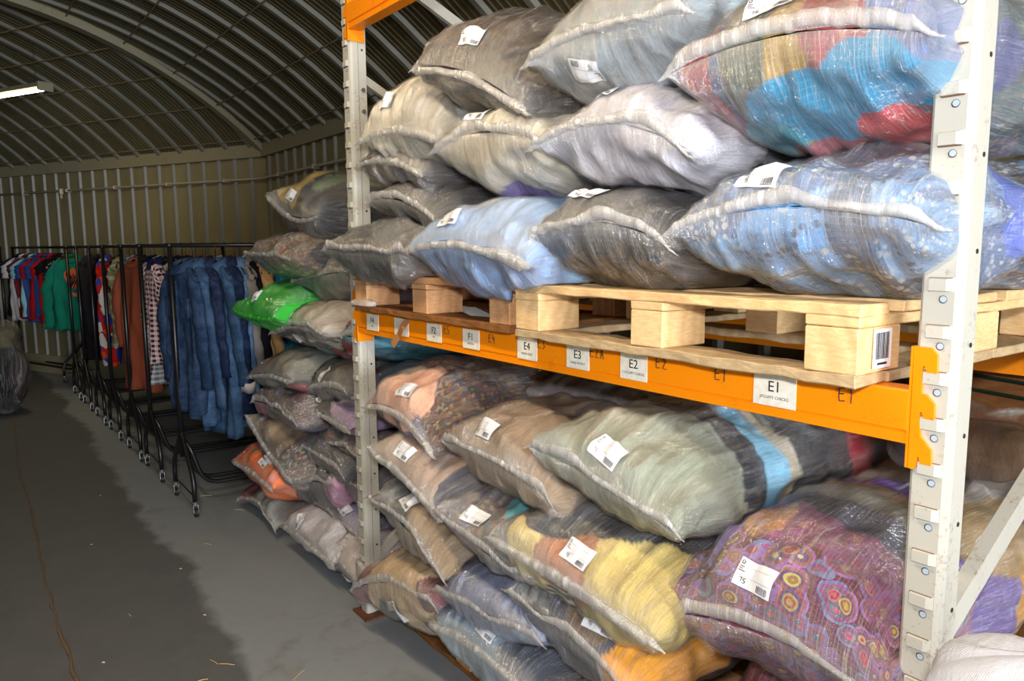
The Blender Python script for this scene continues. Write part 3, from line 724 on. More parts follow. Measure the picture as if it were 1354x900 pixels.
def squash(b, P, gap=.0015):
    """press neighbouring bags flat against each other where they touch"""
    P = P.copy()
    for o, ax, above in b.nb:
        x, y, z = P[..., 0], P[..., 1], P[..., 2]
        if ax == 'v':
            ok1, t1, b1 = b.topbot(x, y); ok2, t2, b2 = o.topbot(x, y)
            ok = ok2
            if above: mid = .5*(np.where(ok1, t1, z)+b2); hit = ok & (z > mid-gap); P[..., 2] = np.where(hit & (b2 < np.where(ok1, t1, z)), mid-gap, z)
            else: mid = .5*(np.where(ok1, b1, z)+t2); hit = ok & (z < mid+gap); P[..., 2] = np.where(hit & (t2 > np.where(ok1, b1, z)), mid+gap, z)
        else:
            ok1, r1, l1 = b.sides(y, z); ok2, r2, l2 = o.sides(y, z)
            if above: a = np.where(ok1, r1, x); mid = .5*(a+l2); P[..., 0] = np.where(ok2 & (l2 < a) & (x > mid-gap), mid-gap, x)
            else: a = np.where(ok1, l1, x); mid = .5*(a+r2); P[..., 0] = np.where(ok2 & (r2 > a) & (x < mid+gap), mid+gap, x)
    # carried by a pallet or the floor, and kept off the rack steel
    lo = .006
    if b.key[0] == 'U': lo = 1.4325
    elif b.key[0] == 'B': lo = .1445
    if lo > .1: inside = (P[..., 1] > (np.where(P[..., 0] < 1.135, -.052, -.078) if lo > 1 else .085)); P[..., 2] = np.where(inside, np.maximum(P[..., 2], lo), np.maximum(P[..., 2], .01))
    else: P[..., 2] = np.maximum(P[..., 2], lo)
    for xo in (0, LX):
        inb = (P[..., 0] > xo-.046) & (P[..., 0] < xo+.036) & (P[..., 1] > -.014) & (P[..., 1] < .076)
        if b.key[0] == 'L': P[..., 1] = np.where(inb & (b.y0 > .05), .078, P[..., 1]); P[..., 1] = np.where(inb & (b.y0 <= .05), -.016, P[..., 1])
        else: P[..., 1] = np.where(inb, -.016 if xo == 0 else .078, P[..., 1])
    if b.key[0] in 'B':   # bags bulge up behind the beam, not through it
        inb = (P[..., 2] > 1.19) & (P[..., 2] < 1.29) & (P[..., 1] > -.02) & (P[..., 1] < .055); P[..., 1] = np.where(inb, .058, P[..., 1])
        P[..., 2] = np.minimum(P[..., 2], 1.28)
    P[..., 1] = np.minimum(P[..., 1], .90 if b.key[0] != 'L' else 1.2)
    return P
def displace(b, P, N, amount=1.0):
    q = P*np.array([1, 1, 1.0])
    d = (vnoise(q*7.0, b.seed)-.5)*.036+(vnoise(q*17.0, b.seed+5)-.5)*.018
    d = d+.010-np.abs(vnoise(q*np.array([13., 6., 13.]), b.seed+12)-.5)*.040-np.abs(vnoise(q*np.array([24., 15., 20.]), b.seed+14)-.5)*.016
    t = np.clip(P[..., 1]-b.y0, 0, 1)
    gath = np.exp(-t/.10)                                     # gathers radiating from the seam
    xz = np.stack([P[..., 0]*42, P[..., 1]*4, P[..., 2]*6], -1)
    d = d+(vnoise(xz, b.seed+9)-.5)*(.008+.012*gath)
    edge = np.clip(t/.03, .15, 1)
    return P+N*(d*edge*amount)[..., None]

def srgb(c): return np.array(lin(c))
def vor_colour(b, q, pal, cells, seed):
    rng = np.random.RandomState(seed); n = cells
    pts = rng.uniform(-1, 1, (n, 3)); pts[:, 2] = rng.uniform(0, .85, n)*2.2; idx = rng.randint(0, len(pal), n)
    qq = q.copy(); qq[..., 2] *= 2.2
    wob = np.stack([vnoise(q*4, seed+1), vnoise(q*4+7, seed+2), vnoise(q*4+13, seed+3)], -1)-.5
    qq = qq+wob*.5
    d = ((qq[..., None, :]-pts)**2).sum(-1); k = d.argmin(-1)
    C = np.stack([srgb(c) for c in pal]); jit = rng.uniform(.85, 1.15, n)
    return C[idx[k]]*jit[k][..., None]

# colours of what is packed in each bag: (cloth kind, film kind, base colours, cells, pieces)
# a piece is (x, z, depth, rx, rz, rdepth, colour[, pattern strength]) in the bag's own proportions
G1, G2, G3, G4 = (64,62,68), (82,80,86), (48,50,58), (98,94,96)
LOOK = {
 'U1': (None, None, [(52,47,50), (46,46,54), (66,58,54)], 6, []),
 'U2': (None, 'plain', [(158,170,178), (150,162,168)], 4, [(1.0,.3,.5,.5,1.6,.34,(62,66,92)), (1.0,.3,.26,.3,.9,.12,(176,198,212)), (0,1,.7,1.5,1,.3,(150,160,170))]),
 'U3': ('print', None, [(92,104,138), (78,88,112)], 5, [(-.62,0,.12,.34,2,.3,(74,88,126),.5), (-.75,-.4,.1,.16,1,.25,(160,70,86),.6), (-.28,.1,.2,.26,2,.4,(98,108,92),.25), (.03,.2,.2,.17,2,.5,(172,140,56),.35), (.38,.4,.15,.34,1.0,.4,(158,72,84),.35), (.85,.5,.1,.3,1,.3,(106,126,170),.3),
        (.15,-.62,.16,.55,.30,.28,(44,142,186)), (.6,-.36,.14,.36,.34,.25,(44,142,186)), (-.55,-.9,.2,.45,.2,.3,(64,164,190)), (.62,-.85,.14,.30,.2,.2,(206,70,74)), (0,-1.05,.15,.6,.14,.3,(176,96,110)), (1,.2,.45,.5,1.3,.2,(56,86,96),.4), (1,.9,.36,.3,.3,.08,(190,50,60)), (1,-.1,.30,.2,.4,.06,(70,74,130)), (.9,0,.75,1,1.5,.2,(60,76,92))]),
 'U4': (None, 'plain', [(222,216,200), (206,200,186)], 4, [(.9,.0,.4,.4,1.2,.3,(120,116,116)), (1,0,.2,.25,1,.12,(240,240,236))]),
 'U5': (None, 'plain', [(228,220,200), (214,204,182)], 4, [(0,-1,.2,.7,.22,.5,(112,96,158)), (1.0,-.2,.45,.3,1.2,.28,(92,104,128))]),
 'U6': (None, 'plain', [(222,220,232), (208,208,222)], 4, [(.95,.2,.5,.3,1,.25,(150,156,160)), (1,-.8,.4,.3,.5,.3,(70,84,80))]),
 'U7': (None, None, [(74,72,78), (120,104,92), (92,84,84)], 6, [(-.1,-.2,.12,.16,.8,.2,(176,168,160))]),
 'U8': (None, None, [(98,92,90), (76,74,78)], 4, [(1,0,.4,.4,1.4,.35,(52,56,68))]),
 'U9': (None, None, [(70,68,74), (60,60,68)], 4, []),
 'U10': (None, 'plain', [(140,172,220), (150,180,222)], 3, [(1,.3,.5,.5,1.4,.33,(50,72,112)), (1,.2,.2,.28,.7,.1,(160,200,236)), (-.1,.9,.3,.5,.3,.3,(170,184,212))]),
 'U11': (None, None, [(52,54,62), (46,48,56)], 4, []),
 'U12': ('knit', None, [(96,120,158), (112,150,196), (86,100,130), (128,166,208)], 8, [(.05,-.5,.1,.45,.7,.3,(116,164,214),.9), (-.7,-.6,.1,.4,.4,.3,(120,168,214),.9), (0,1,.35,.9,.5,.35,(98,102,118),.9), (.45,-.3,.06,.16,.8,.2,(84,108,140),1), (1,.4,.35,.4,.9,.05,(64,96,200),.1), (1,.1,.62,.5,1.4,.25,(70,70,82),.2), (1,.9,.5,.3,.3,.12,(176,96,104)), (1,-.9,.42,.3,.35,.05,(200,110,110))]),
 'L1': (None, None, [(60,66,80), (52,58,72)], 3, [(-.35,.6,.2,.55,.5,.3,(216,190,112)), (.35,.9,.3,.3,.35,.3,(128,150,128)), (.12,-.15,.04,.36,.75,.16,(12,12,14)), (-.02,.42,.05,.16,.25,.12,(206,184,110))]),
 'L2': ('print', None, [(122,108,100), (142,128,116), (92,88,92)], 6, [(.55,-.1,.1,.1,.5,.2,(170,60,60)), (1,0,.4,.4,1.2,.3,(66,70,84))]),
 'L3': (None, None, [(104,104,112), (92,94,104)], 4, []),
 'L4': (None, 'green', [(60,190,60)], 1, []),
 'L5': (None, 'plain', [(196,184,168), (178,168,156)], 3, [(0,-1,.2,1,.5,.6,(84,80,84)), (-.2,-.25,.2,.9,.12,.5,(70,66,72))]),
 'L6': (None, 'plain', [(90,180,206), (196,70,80)], 7, [(.1,.4,.15,.25,.6,.2,(206,66,60)), (-.2,-.4,.1,.4,.3,.2,(190,64,76)), (.6,.6,.4,.8,.6,.5,(170,52,62))]),
 'L7': (None, 'plain', [(138,136,124), (116,118,112), (150,128,118)], 7, [(.7,-.6,.1,.2,.3,.2,(206,100,104))]),
 'L8': (None, None, [(86,84,88), (104,100,98)], 5, [(.1,.7,.2,.4,.5,.3,(142,128,104))]),
 'L9': (None, None, [(116,110,118), (98,96,104)], 4, []),
 'L10': ('print', None, [(86,80,100), (104,94,110)], 5, [(-.6,-.3,.1,.3,.3,.2,(160,60,110)), (.5,-.5,.1,.4,.4,.2,(120,110,140))]),
 'L11': (None, None, [(212,150,176), (62,56,66)], 6, [(0,-.2,.1,.35,.9,.3,(64,58,64)), (.7,.2,.2,.5,.8,.3,(190,160,206))]),
 'L12': ('print', None, [(150,124,108), (136,120,118), (110,104,110)], 7, []),
 'L13': ('print', None, [(72,64,60), (104,92,80), (54,50,52)], 7, [(.1,.8,.2,.5,.5,.3,(134,112,84))]),
 'L14': (None, None, [(72,78,98), (62,66,86)], 3, [(-.75,0,.2,.22,1.2,.5,(168,76,160))]),
 'L15': (None, None, [(96,100,112), (110,108,116)], 4, []),
 'L16': (None, 'plain', [(244,112,44), (250,124,52)], 3, [(-.25,.1,.15,.06,1,.3,(120,150,70)), (.5,.3,.3,.05,1,.5,(230,150,60))]),
 'L17': (None, None, [(88,88,100), (76,78,90)], 4, [(.85,-.3,.1,.3,.5,.25,(206,140,180))]),
 'L18': (None, 'plain', [(150,150,146), (136,138,136)], 4, [(-.55,.3,.1,.35,.8,.3,(160,70,88))]),
 'L19': (None, 'plain', [(226,224,232), (214,206,204)], 3, []),
 'L20': (None, None, [(126,126,146), (110,108,116)], 4, [(.3,.4,.15,.4,.5,.3,(180,178,212))]),
 'L21': (None, 'plain', [(228,218,214), (216,206,204)], 3, []),
 'L22': (None, None, [(96,94,100), (82,82,90)], 4, []),
 'B1': ('print', None, [(92,72,66), (78,66,64)], 5, [(.0,.1,.08,.60,.95,.20,(236,178,148),0), (.58,-.2,.12,.30,.55,.16,(134,118,168),.35), (.15,-.75,.06,.3,.35,.1,(96,80,150),.3), (-.05,-.5,.05,.16,.4,.1,(86,72,150),.2), (.3,.3,.25,.3,.7,.14,(206,180,140),.3), (.4,.8,.5,.9,.7,.22,(112,100,86),1), (.9,.5,.72,.6,1,.1,(196,52,50),.3), (.6,.9,.80,.6,.7,.06,(222,190,60),.2), (.9,.6,.9,.7,1,.07,(40,110,150),.3), (-.85,0,.1,.25,.8,.3,(150,92,72),.5)]),
 'B2': (None, None, [(150,128,102), (140,118,94)], 4, [(.5,.7,.35,.45,.9,.16,(72,66,66)), (.2,1,.56,1,.5,.07,(220,60,44)), (.9,.5,.55,.5,.8,.09,(214,54,44)), (.8,.8,.72,1.2,1.4,.14,(62,52,196)), (-.7,.7,.6,.5,.7,.3,(84,82,88)), (.75,.2,.2,.16,.3,.08,(166,140,110))]),
 'B3': (None, 'plain', [(152,160,142), (160,168,152)], 3, [(0,.9,.38,1,.5,.10,(134,122,104)), (.9,.3,.30,1.4,2,.045,(42,46,56)), (1,0,.375,1.4,2.2,.045,(124,190,222)), (1,0,.43,1.4,2.2,.022,(196,184,160)), (1,0,.58,1.6,2.4,.13,(44,48,58)), (1,.1,.76,1.6,2,.05,(176,46,60)), (1,0,.86,1.6,2,.06,(92,112,150))]),
 'B4': (None, None, [(186,158,138), (176,148,128)], 3, [(1,.2,.3,.4,1.2,.4,(70,72,88))]),
 'B5': (None, None, [(150,124,92), (160,134,100)], 3, [(-.55,.2,.1,.6,.9,.4,(54,56,66)), (-.2,-.6,.1,.4,.5,.3,(132,106,76))]),
 'B6': ('print', None, [(140,120,160), (116,104,140), (98,96,108)], 6, [(.3,.7,.2,.4,.6,.16,(84,170,176),0), (.45,.1,.1,.35,.35,.15,(76,70,112),.2), (.2,-.7,.1,.7,.5,.3,(92,92,98),0), (.8,.8,.45,.5,.8,.14,(196,186,170),0)]),
 'B7': (None, None, [(226,204,122), (234,214,136)], 3, [(-.08,.1,.07,.30,.72,.2,(182,122,84)), (-.6,.85,.1,.55,.45,.25,(60,62,68)), (0,1.1,.4,1.4,.65,.32,(60,62,70)), (-.2,-.75,.06,.26,.4,.14,(44,42,44)), (-.95,0,.1,.22,1,.3,(96,92,86))]),
 'B8': ('floral', None, [(146,86,120), (120,72,100)], 4, [(-.1,-.1,.1,1.3,.85,.20,(140,80,112),1), (-.62,.62,.17,.2,.3,.09,(170,140,214),.2), (-.35,.95,.15,.2,.2,.1,(210,160,90),.6), (.45,.8,.28,.9,.65,.07,(74,78,92),0), (.5,.95,.37,1.1,.6,.07,(122,124,112),0), (.3,1,.46,1.1,.7,.05,(146,134,104),.25), (.5,1,.54,1.2,.9,.07,(98,70,158),0), (.2,1,.72,1.3,1,.15,(136,126,116),0), (.95,-.5,.2,.3,.5,.08,(42,90,66),0), (1,-.85,.16,.4,.35,.08,(188,124,60),0), (1,.1,.46,.42,1.4,.10,(78,50,140),0), (1,.0,.62,.5,1.5,.09,(196,140,44),0), (1,.9,.6,.5,.6,.2,(150,120,60),0), (1,0,.8,.5,2,.14,(70,66,72),.2)]),
 'B9': (None, None, [(216,184,142), (206,174,132), (224,194,152)], 4, [(-.85,0,.1,.35,1.2,.4,(140,66,84)), (-.35,-.9,.1,.16,.6,.2,(84,96,108)), (.8,.1,.1,.25,.4,.2,(120,40,60)), (.7,-.9,.2,.4,.4,.4,(120,60,76))]),
 'B10': (None, None, [(138,156,196), (150,168,200), (128,142,180)], 5, [(.65,-.3,.06,.18,.4,.15,(176,208,236)), (-.5,-.8,.1,.3,.4,.2,(152,170,176))]),
 'B11': (None, None, [(156,184,208), (146,174,198), (168,192,212)], 4, [(.7,.2,.2,.35,.6,.3,(62,70,88)), (.7,-.6,.1,.3,.3,.2,(140,90,190))]),
 'B12': (None, None, [(52,56,74), (62,66,84)], 4, [(.75,-.2,.14,.38,.8,.22,(255,176,30)), (.95,-.75,.1,.3,.4,.2,(60,54,56)), (.48,-.4,.1,.06,.6,.15,(236,232,226)), (.2,.4,.1,.3,.3,.2,(110,84,60))]),
 'B13': (None, None, [(122,40,66), (112,38,62)], 3, []),
 'B14': (None, None, [(84,86,96), (96,92,88)], 4, [(.4,.6,.3,.3,.5,.2,(150,140,120))]),
}
TEXT = {
 'U1': 'clear bag of dark brown-grey clothes, topmost on the left of the upper shelf',
 'U2': 'clear bag of pale blue-grey clothes at the top edge with a tilted label',
 'U3': 'large multicoloured bag with turquoise and crimson clothes at upper right by the near upright',
 'U4': 'bag of off-white clothes resting against the far upright near the orange bracket',
 'U5': 'bag of cream clothes with a purple garment along its underside',
 'U6': 'bag of white and pale lilac clothes in the middle of the upper shelf',
 'U7': 'small bag of grey and brown clothes squeezed under the off-white bag',
 'U8': 'bag of taupe-grey clothes second from the bottom beside the far upright',
 'U9': 'flat dark grey bag whose tip crosses the far upright just above the orange beam',
 'U10': 'bag of light blue clothes resting on the left pallet',
 'U11': 'bag of charcoal clothes with a scrim grid on the left part of the near pallet',
 'U12': 'big bag of blue and white patterned knitwear on the near pallet beside the upright',
 'L1': 'torn blue-grey bag with a black hole, topmost of the left pile',
 'L2': 'bag of brown-grey checked clothes with a pointed left tip above the green bag',
 'L3': 'bag of plain grey clothes just below the torn bag against the far upright',
 'L4': 'bright green opaque bag with a white label in the left pile',
 'L5': 'bag of beige clothes with a dark zigzag stripe beside the green bag',
 'L6': 'bag of red and cyan clothes behind the far upright at beam height',
 'L7': 'bag of greenish grey clothes at the outer edge below the green bag',
 'L8': 'bag of dark grey and olive clothes with a shiny foil label below the zigzag bag',
 'L9': 'bag of mauve-grey clothes below the red and cyan bag against the far upright',
 'L10': 'navy and purple bag at the outer edge of the left pile above the black one',
 'L11': 'bag of pink and black clothes in the middle of the left pile',
 'L12': 'bag of small orange-brown printed clothes against the far upright',
 'L13': 'bag of black and olive clothes standing steeply above the orange bag',
 'L14': 'bag of navy clothes with a magenta end in the middle of the left pile',
 'L15': 'bag of slate clothes half hidden behind the far upright low in the left pile',
 'L16': 'bag of bright orange clothes with a pointed silvery tip low in the left pile',
 'L17': 'bag of dark grey clothes with a pink corner beside the orange bag',
 'L18': 'bag of grey and maroon clothes on the floor under the orange bag',
 'L19': 'bag of white clothes on the floor left of the pinkish white one',
 'L20': 'bag of lilac and grey clothes just above the pinkish white floor bag',
 'L21': 'narrow bag of pinkish white clothes on the floor against the rusty foot of the upright',
 'L22': 'grey bag wedged deep inside the left pile behind the navy and purple one',
 'B1': 'bag of peach and purple dotted clothes directly under the left half of the orange beam',
 'B2': 'bag of tan clothes with red and royal blue pieces under the orange beam',
 'B3': 'large bag of sage green clothes with light blue and dark bands under the orange beam',
 'B4': 'bag of pinkish beige clothes beside the far upright below the peach bag',
 'B5': 'bag of black and khaki clothes beside the far upright, second from the bottom',
 'B6': 'bag of lilac, teal and grey clothes under the tan bag',
 'B7': 'bag of pale yellow clothes with a brown piece and black stripes',
 'B8': 'largest bag of purple and red flower patterned clothes against the near upright',
 'B9': 'bag of sand-coloured clothes with a maroon tip, lowest beside the rusty foot',
 'B10': 'bag of periwinkle blue clothes just above the lowest light blue bag',
 'B11': 'bag of pale sky blue clothes at the bottom, lowest of its stack',
 'B12': 'bag of dark navy clothes with a golden yellow piece at the bottom edge',
 'B13': 'bag of maroon clothes at the bottom edge under the flower patterned bag',
 'B14': 'dark grey bag lying deep behind the tan and royal blue one under the beam',
}
GROUP = {'U': 'bags of clothes on the upper shelf', 'L': 'bags of clothes in the left pile', 'B': 'bags of clothes under the orange beam'}

def colours(b, P):
    kind, film, pal, cells, pieces = LOOK[b.key]
    t = P[..., 1]-b.y0; X = (P[..., 0]-b.cx)/b.W; dz = P[..., 2]-b.zc(P[..., 0], np.clip(t, 0, b.l)); Z = dz/np.where(dz > 0, b.Hu, b.Hd)
    q = np.stack([X, Z, t], -1)
    C = vor_colour(b, q, pal, cells, b.seed); A = np.ones(C.shape[:-1])
    if kind in ('floral',): A = A*.3
    nz = (vnoise(P*11, b.seed+31)-.5)*.55+(vnoise(P*30, b.seed+33)-.5)*.2
    for p in pieces:
        x, z, d, rx, rz, rd, c = p[:7]
        s = ((X-x)/rx)**2+((Z-z)/rz)**2+((t-d)/rd)**2
        k = (s+nz*1.1 < 1)
        C = np.where(k[..., None], srgb(c)*(1+.12*(vnoise(P*25, b.seed+2)-.5))[..., None], C)
        A = np.where(k, p[7] if len(p) > 7 else (0 if kind != 'knit' else .6), A)
    if b.key == 'B7':      # striped sleeve
        k = (np.abs(X+.2)/.26 < 1) & (Z < -.25) & (t < .2); st = ((Z*9+X*3) % 1) > .55
        C = np.where((k & st & (((X+.2)/.26)**2+((Z+.75)/.45)**2 < 1))[..., None], srgb((206,196,160)), C)
    if b.key == 'L5':
        zz = np.abs(((X*9) % 1)-.5)*.36-.42; k = (np.abs(Z-zz) < .09)
        C = np.where(k[..., None], srgb((58,54,60)), C)
    if b.key == 'B8':
        k = (Z > .3) & (t > .42) & (t < .52) & (X < .6); ch = (((X*5) % 1) > .6).astype(float)*.5+(((t*26) % 1) > .6)*.5
        C = np.where(k[..., None], C*(1-.5*ch[..., None])+srgb((130,60,64))*.5*ch[..., None], C)
    return np.concatenate([C, A[..., None]], -1)

def grid_mesh(name, V, uv, mat, parent, loc, wrap, att=None, attname='Col'):
    nt, npn = V.shape[0], V.shape[1]
    verts = (V-np.array(loc)).reshape(-1, 3)
    f = []
    cols = npn if wrap else npn-1
    I = np.arange(nt-1)[:, None]*npn; J = np.arange(cols)[None, :]; J2 = (J+1) % npn
    quads = np.stack([I+J, I+J2, I+npn+J2, I+npn+J], -1).reshape(-1, 4)
    me = bpy.data.meshes.new(name)
    me.vertices.add(len(verts)); me.vertices.foreach_set('co', verts.astype(np.float32).ravel())
    nq = len(quads)
    me.loops.add(nq*4); me.loops.foreach_set('vertex_index', quads.astype(np.int32).ravel())
    me.polygons.add(nq); me.polygons.foreach_set('loop_start', np.arange(0, nq*4, 4, dtype=np.int32)); me.polygons.foreach_set('loop_total', np.full(nq, 4, dtype=np.int32))
    me.update(calc_edges=True); me.polygons.foreach_set('use_smooth', np.ones(nq, dtype=bool))
    U = uv.reshape(-1, 2)[quads.ravel()]
    if wrap:   # last column closes onto the first: keep u continuous
        U = U.reshape(-1, 4, 2); per = uv[..., 0].max()*npn/(npn-1); m_ = (U[:, 1, 0] < U[:, 0, 0]-per*.5); U[m_, 1, 0] += per; U[m_, 2, 0] += per; U = U.reshape(-1, 2)
    l = me.uv_layers.new(name='UVMap'); l.data.foreach_set('uv', U.astype(np.float32).ravel())
    if att is not None:
        ca = me.color_attributes.new(attname, 'FLOAT_COLOR', 'POINT'); ca.data.foreach_set('color', att.reshape(-1, 4).astype(np.float32).ravel())
    me.materials.append(mat); me.validate()
    o = bpy.data.objects.new(name, me); COL.objects.link(o); o.parent = parent; return o

def make_bag(key):
    b = B[key]; kind, film, pal, cells, pieces = LOOK[key]
    near = b.cx > -.1
    nphi, nt = (168, 92) if near else (96, 56)
    if key in ('B8', 'U12', 'U3', 'B3', 'B7'): nphi, nt = 224, 128
    loc = Vector((b.cx, b.y0+b.l/2, b.cz-b.Hd))
    root = empty('bag_of_clothes', loc, TEXT[key], 'bag', GROUP[key[0]])
    phi = np.arange(nphi)/nphi*2*PI
    u = np.linspace(0, 1, nt); ts = (.55*(1-np.cos(u*PI))/2+.45*u**1.6)*b.l
    ts[0] = 0; ts[-1] = b.l
    T, PH = np.meshgrid(ts, phi, indexing='ij')
    P = b.surf(PH, T); N = b.normal(np.stack([P[..., 0], np.clip(P[..., 1], b.y0+.006, b.y0+b.l-.006), P[..., 2]], -1))
    arc = np.concatenate([[0], np.cumsum(np.linalg.norm(np.diff(P[:, nphi//4], axis=0), axis=1))])
    uv = np.stack([PH/(2*PI)*1.45, np.broadcast_to(arc[:, None], T.shape)], -1)
    Pd = displace(b, P, N); film_v = squash(b, Pd)
    cont = squash(b, displace(b, P-N*.005, N), .0045)
    cont[..., 1] = np.maximum(cont[..., 1], b.y0+.006)
    grid_mesh('contents', cont, uv, M_CLOTH[kind], root, loc, True, colours(b, P))
    milk = np.exp(-T/.015)*.3+np.clip(np.exp(-(b.l-T)/.03), 0, 1)*.3+np.clip(vnoise(P*7, b.seed+50)-.66, 0, 1)*1.1
    mk = np.stack([milk, milk, milk, np.ones_like(milk)], -1)
    grid_mesh('plastic_film', film_v, uv, M_FILM[film], root, loc, True, mk, 'Milk')
    # front seam: a flat welded strip that folds up or down, with pointed ears
    n = 150; X = np.linspace(-1, 1, n); ear = .022
    x = b.cx+b.W*X*1.0+np.sign(X)*np.clip((np.abs(X)-.93)/.07, 0, 1)*ear
    xb = np.clip(x, b.cx-b.W, b.cx+b.W); z0 = b.zc(xb, 0.0)
    wob = (vnoise(np.stack([x*9, x*0+b.seed, x*0], -1), 3)-.5); wob2 = (vnoise(np.stack([x*46, x*0+b.seed, x*0], -1), 4)-.5)
    up = 1 if (b.seed % 3) else -1; taper = np.clip((1-np.abs(X))/.10, .12, 1)
    rows = []
    for dy, dz in ((.012, -.002), (-.001, 0), (-.005, .003), (-.007, .013), (-.004, .023)):
        rows.append(np.stack([x, b.y0+dy*taper*(1+.6*wob2)+wob*.008-np.abs(wob2)*.006, z0+up*dz*taper*(1+wob*.8)+wob2*.005+wob*.014-np.clip(np.abs(X)-.92, 0, 1)*.12], -1))
    S = np.stack(rows, 0); S2 = S.copy(); S = squash(b, S); 
    S = np.concatenate([S, (S+np.array([0, .0012, -.0006*up]))[::-1]], 0)
    uvs = np.stack([np.broadcast_to(x*.45, S.shape[:2]), np.broadcast_to((np.arange(S.shape[0])*.008)[:, None], S.shape[:2])], -1)
    mk = np.ones((*S.shape[:2], 4))*.12
    grid_mesh('seam', S, uvs, M_seam if film != 'green' else M_FILM['green'], root, loc, False, mk, 'Milk')
    if b.lab: add_label(b, root, loc)
    return root
LROT = {'U2': 2.9, 'U1': .1, 'U3': .25, 'B8': -.12, 'U7': .5, 'L2': .2, 'B9': -1.35, 'L13': -1.2, 'L8': .9, 'L19': -.8, 'L21': -1.0}
def add_label(b, root, loc):
    X, t, sd = b.lab; t = max(t, .03); h = float(prof(np.array(t), b.l)); x = b.cx+b.wid(t)*X
    z = b.zc(x, t)+sd*(b.Hu if sd > 0 else b.Hd)*h*(1-abs(X)**PW)**(1/PW)
    P0 = np.array([x, b.y0+t, float(z)]); N0 = b.normal(P0)
    Ux = np.array([1, 0, b.tilt*.8]); Ux -= N0*Ux.dot(N0); Ux /= np.linalg.norm(Ux); Vy = np.cross(N0, Ux)
    if Vy[2] < 0: Vy = -Vy
    a = LROT.get(b.key, (b.seed % 7-3)*.06); Ux, Vy = Ux*math.cos(a)+Vy*math.sin(a), -Ux*math.sin(a)+Vy*math.cos(a)
    sc = .092
    def patch(u0, u1, v0, v1, off, nu, nv):
        uu, vv = np.meshgrid(np.linspace(u0, u1, nu), np.linspace(v0, v1, nv), indexing='xy')
        base = P0+(uu[..., None]*Ux+vv[..., None]*Vy)*sc
        lo = np.full(uu.shape, -.09); hi = np.full(uu.shape, .09)
        for _ in range(24):
            md = (lo+hi)/2; ins = b.implicit(base+md[..., None]*N0) < 1; lo = np.where(ins, md, lo); hi = np.where(ins, hi, md)
        Q = base+((lo+hi)/2)[..., None]*N0; Nn = b.normal(Q)
        D = displace(b, Q, Nn); D = squash(b, D)
        return D+N0*off
    def put(quads, name, mat, parent, off):
        V = []; Fc = []
        for (u0, u1, v0, v1, nu, nv) in quads:
            Q = patch(u0, u1, v0, v1, off, nu, nv); k = len(V); V += list(Q.reshape(-1, 3)-np.array(loc))
            Fc += [(k+j*nu+i, k+j*nu+i+1, k+(j+1)*nu+i+1, k+(j+1)*nu+i) for j in range(nv-1) for i in range(nu-1)]
        return mesh_obj(name, V, Fc, mat, parent, smooth=True)
    lab = put([(-.5, .5, -.3, .3, 15, 9)], 'shipping_label', M_label, root, .004)
    q = []
    rng = random.Random(b.seed)
    uu = .12
    while uu < .42: w_ = rng.choice((.010, .016, .024)); q.append((uu, uu+w_, -.24, -.13, 2, 3)); uu += w_+rng.choice((.012, .018))
    q.append((.12, .42, -.262, -.250, 4, 2))
    for a_, e in ((.10, .10), (.055, .08), (.01, .15)): q.append((-.46, -.46+e, a_, a_+.018, 3, 2))
    q += [(-.45, -.385, .165, .182, 2, 2), (-.455, -.435, .185, .235, 2, 2), (-.40, -.38, .185, .235, 2, 2), (-.435, -.40, .235, .25, 2, 2)]
    # the pencilled 75
    q += [(-.36, -.29, -.12, -.105, 2, 2), (-.315, -.30, -.20, -.12, 2, 2), (-.27, -.21, -.12, -.105, 2, 2), (-.27, -.255, -.16, -.12, 2, 2), (-.27, -.21, -.172, -.157, 2, 2), (-.222, -.208, -.205, -.16, 2, 2), (-.27, -.21, -.215, -.203, 2, 2)]
    put(q, 'print', M_ink, lab, .0052)
    put([(-.48, .48, -.078, -.072, 10, 2), (-.48, .48, .148, .153, 10, 2), (-.10, -.095, -.28, .15, 2, 6)], 'ruled_line', M_grey_ink, lab, .0050)
for key in B: make_bag(key)

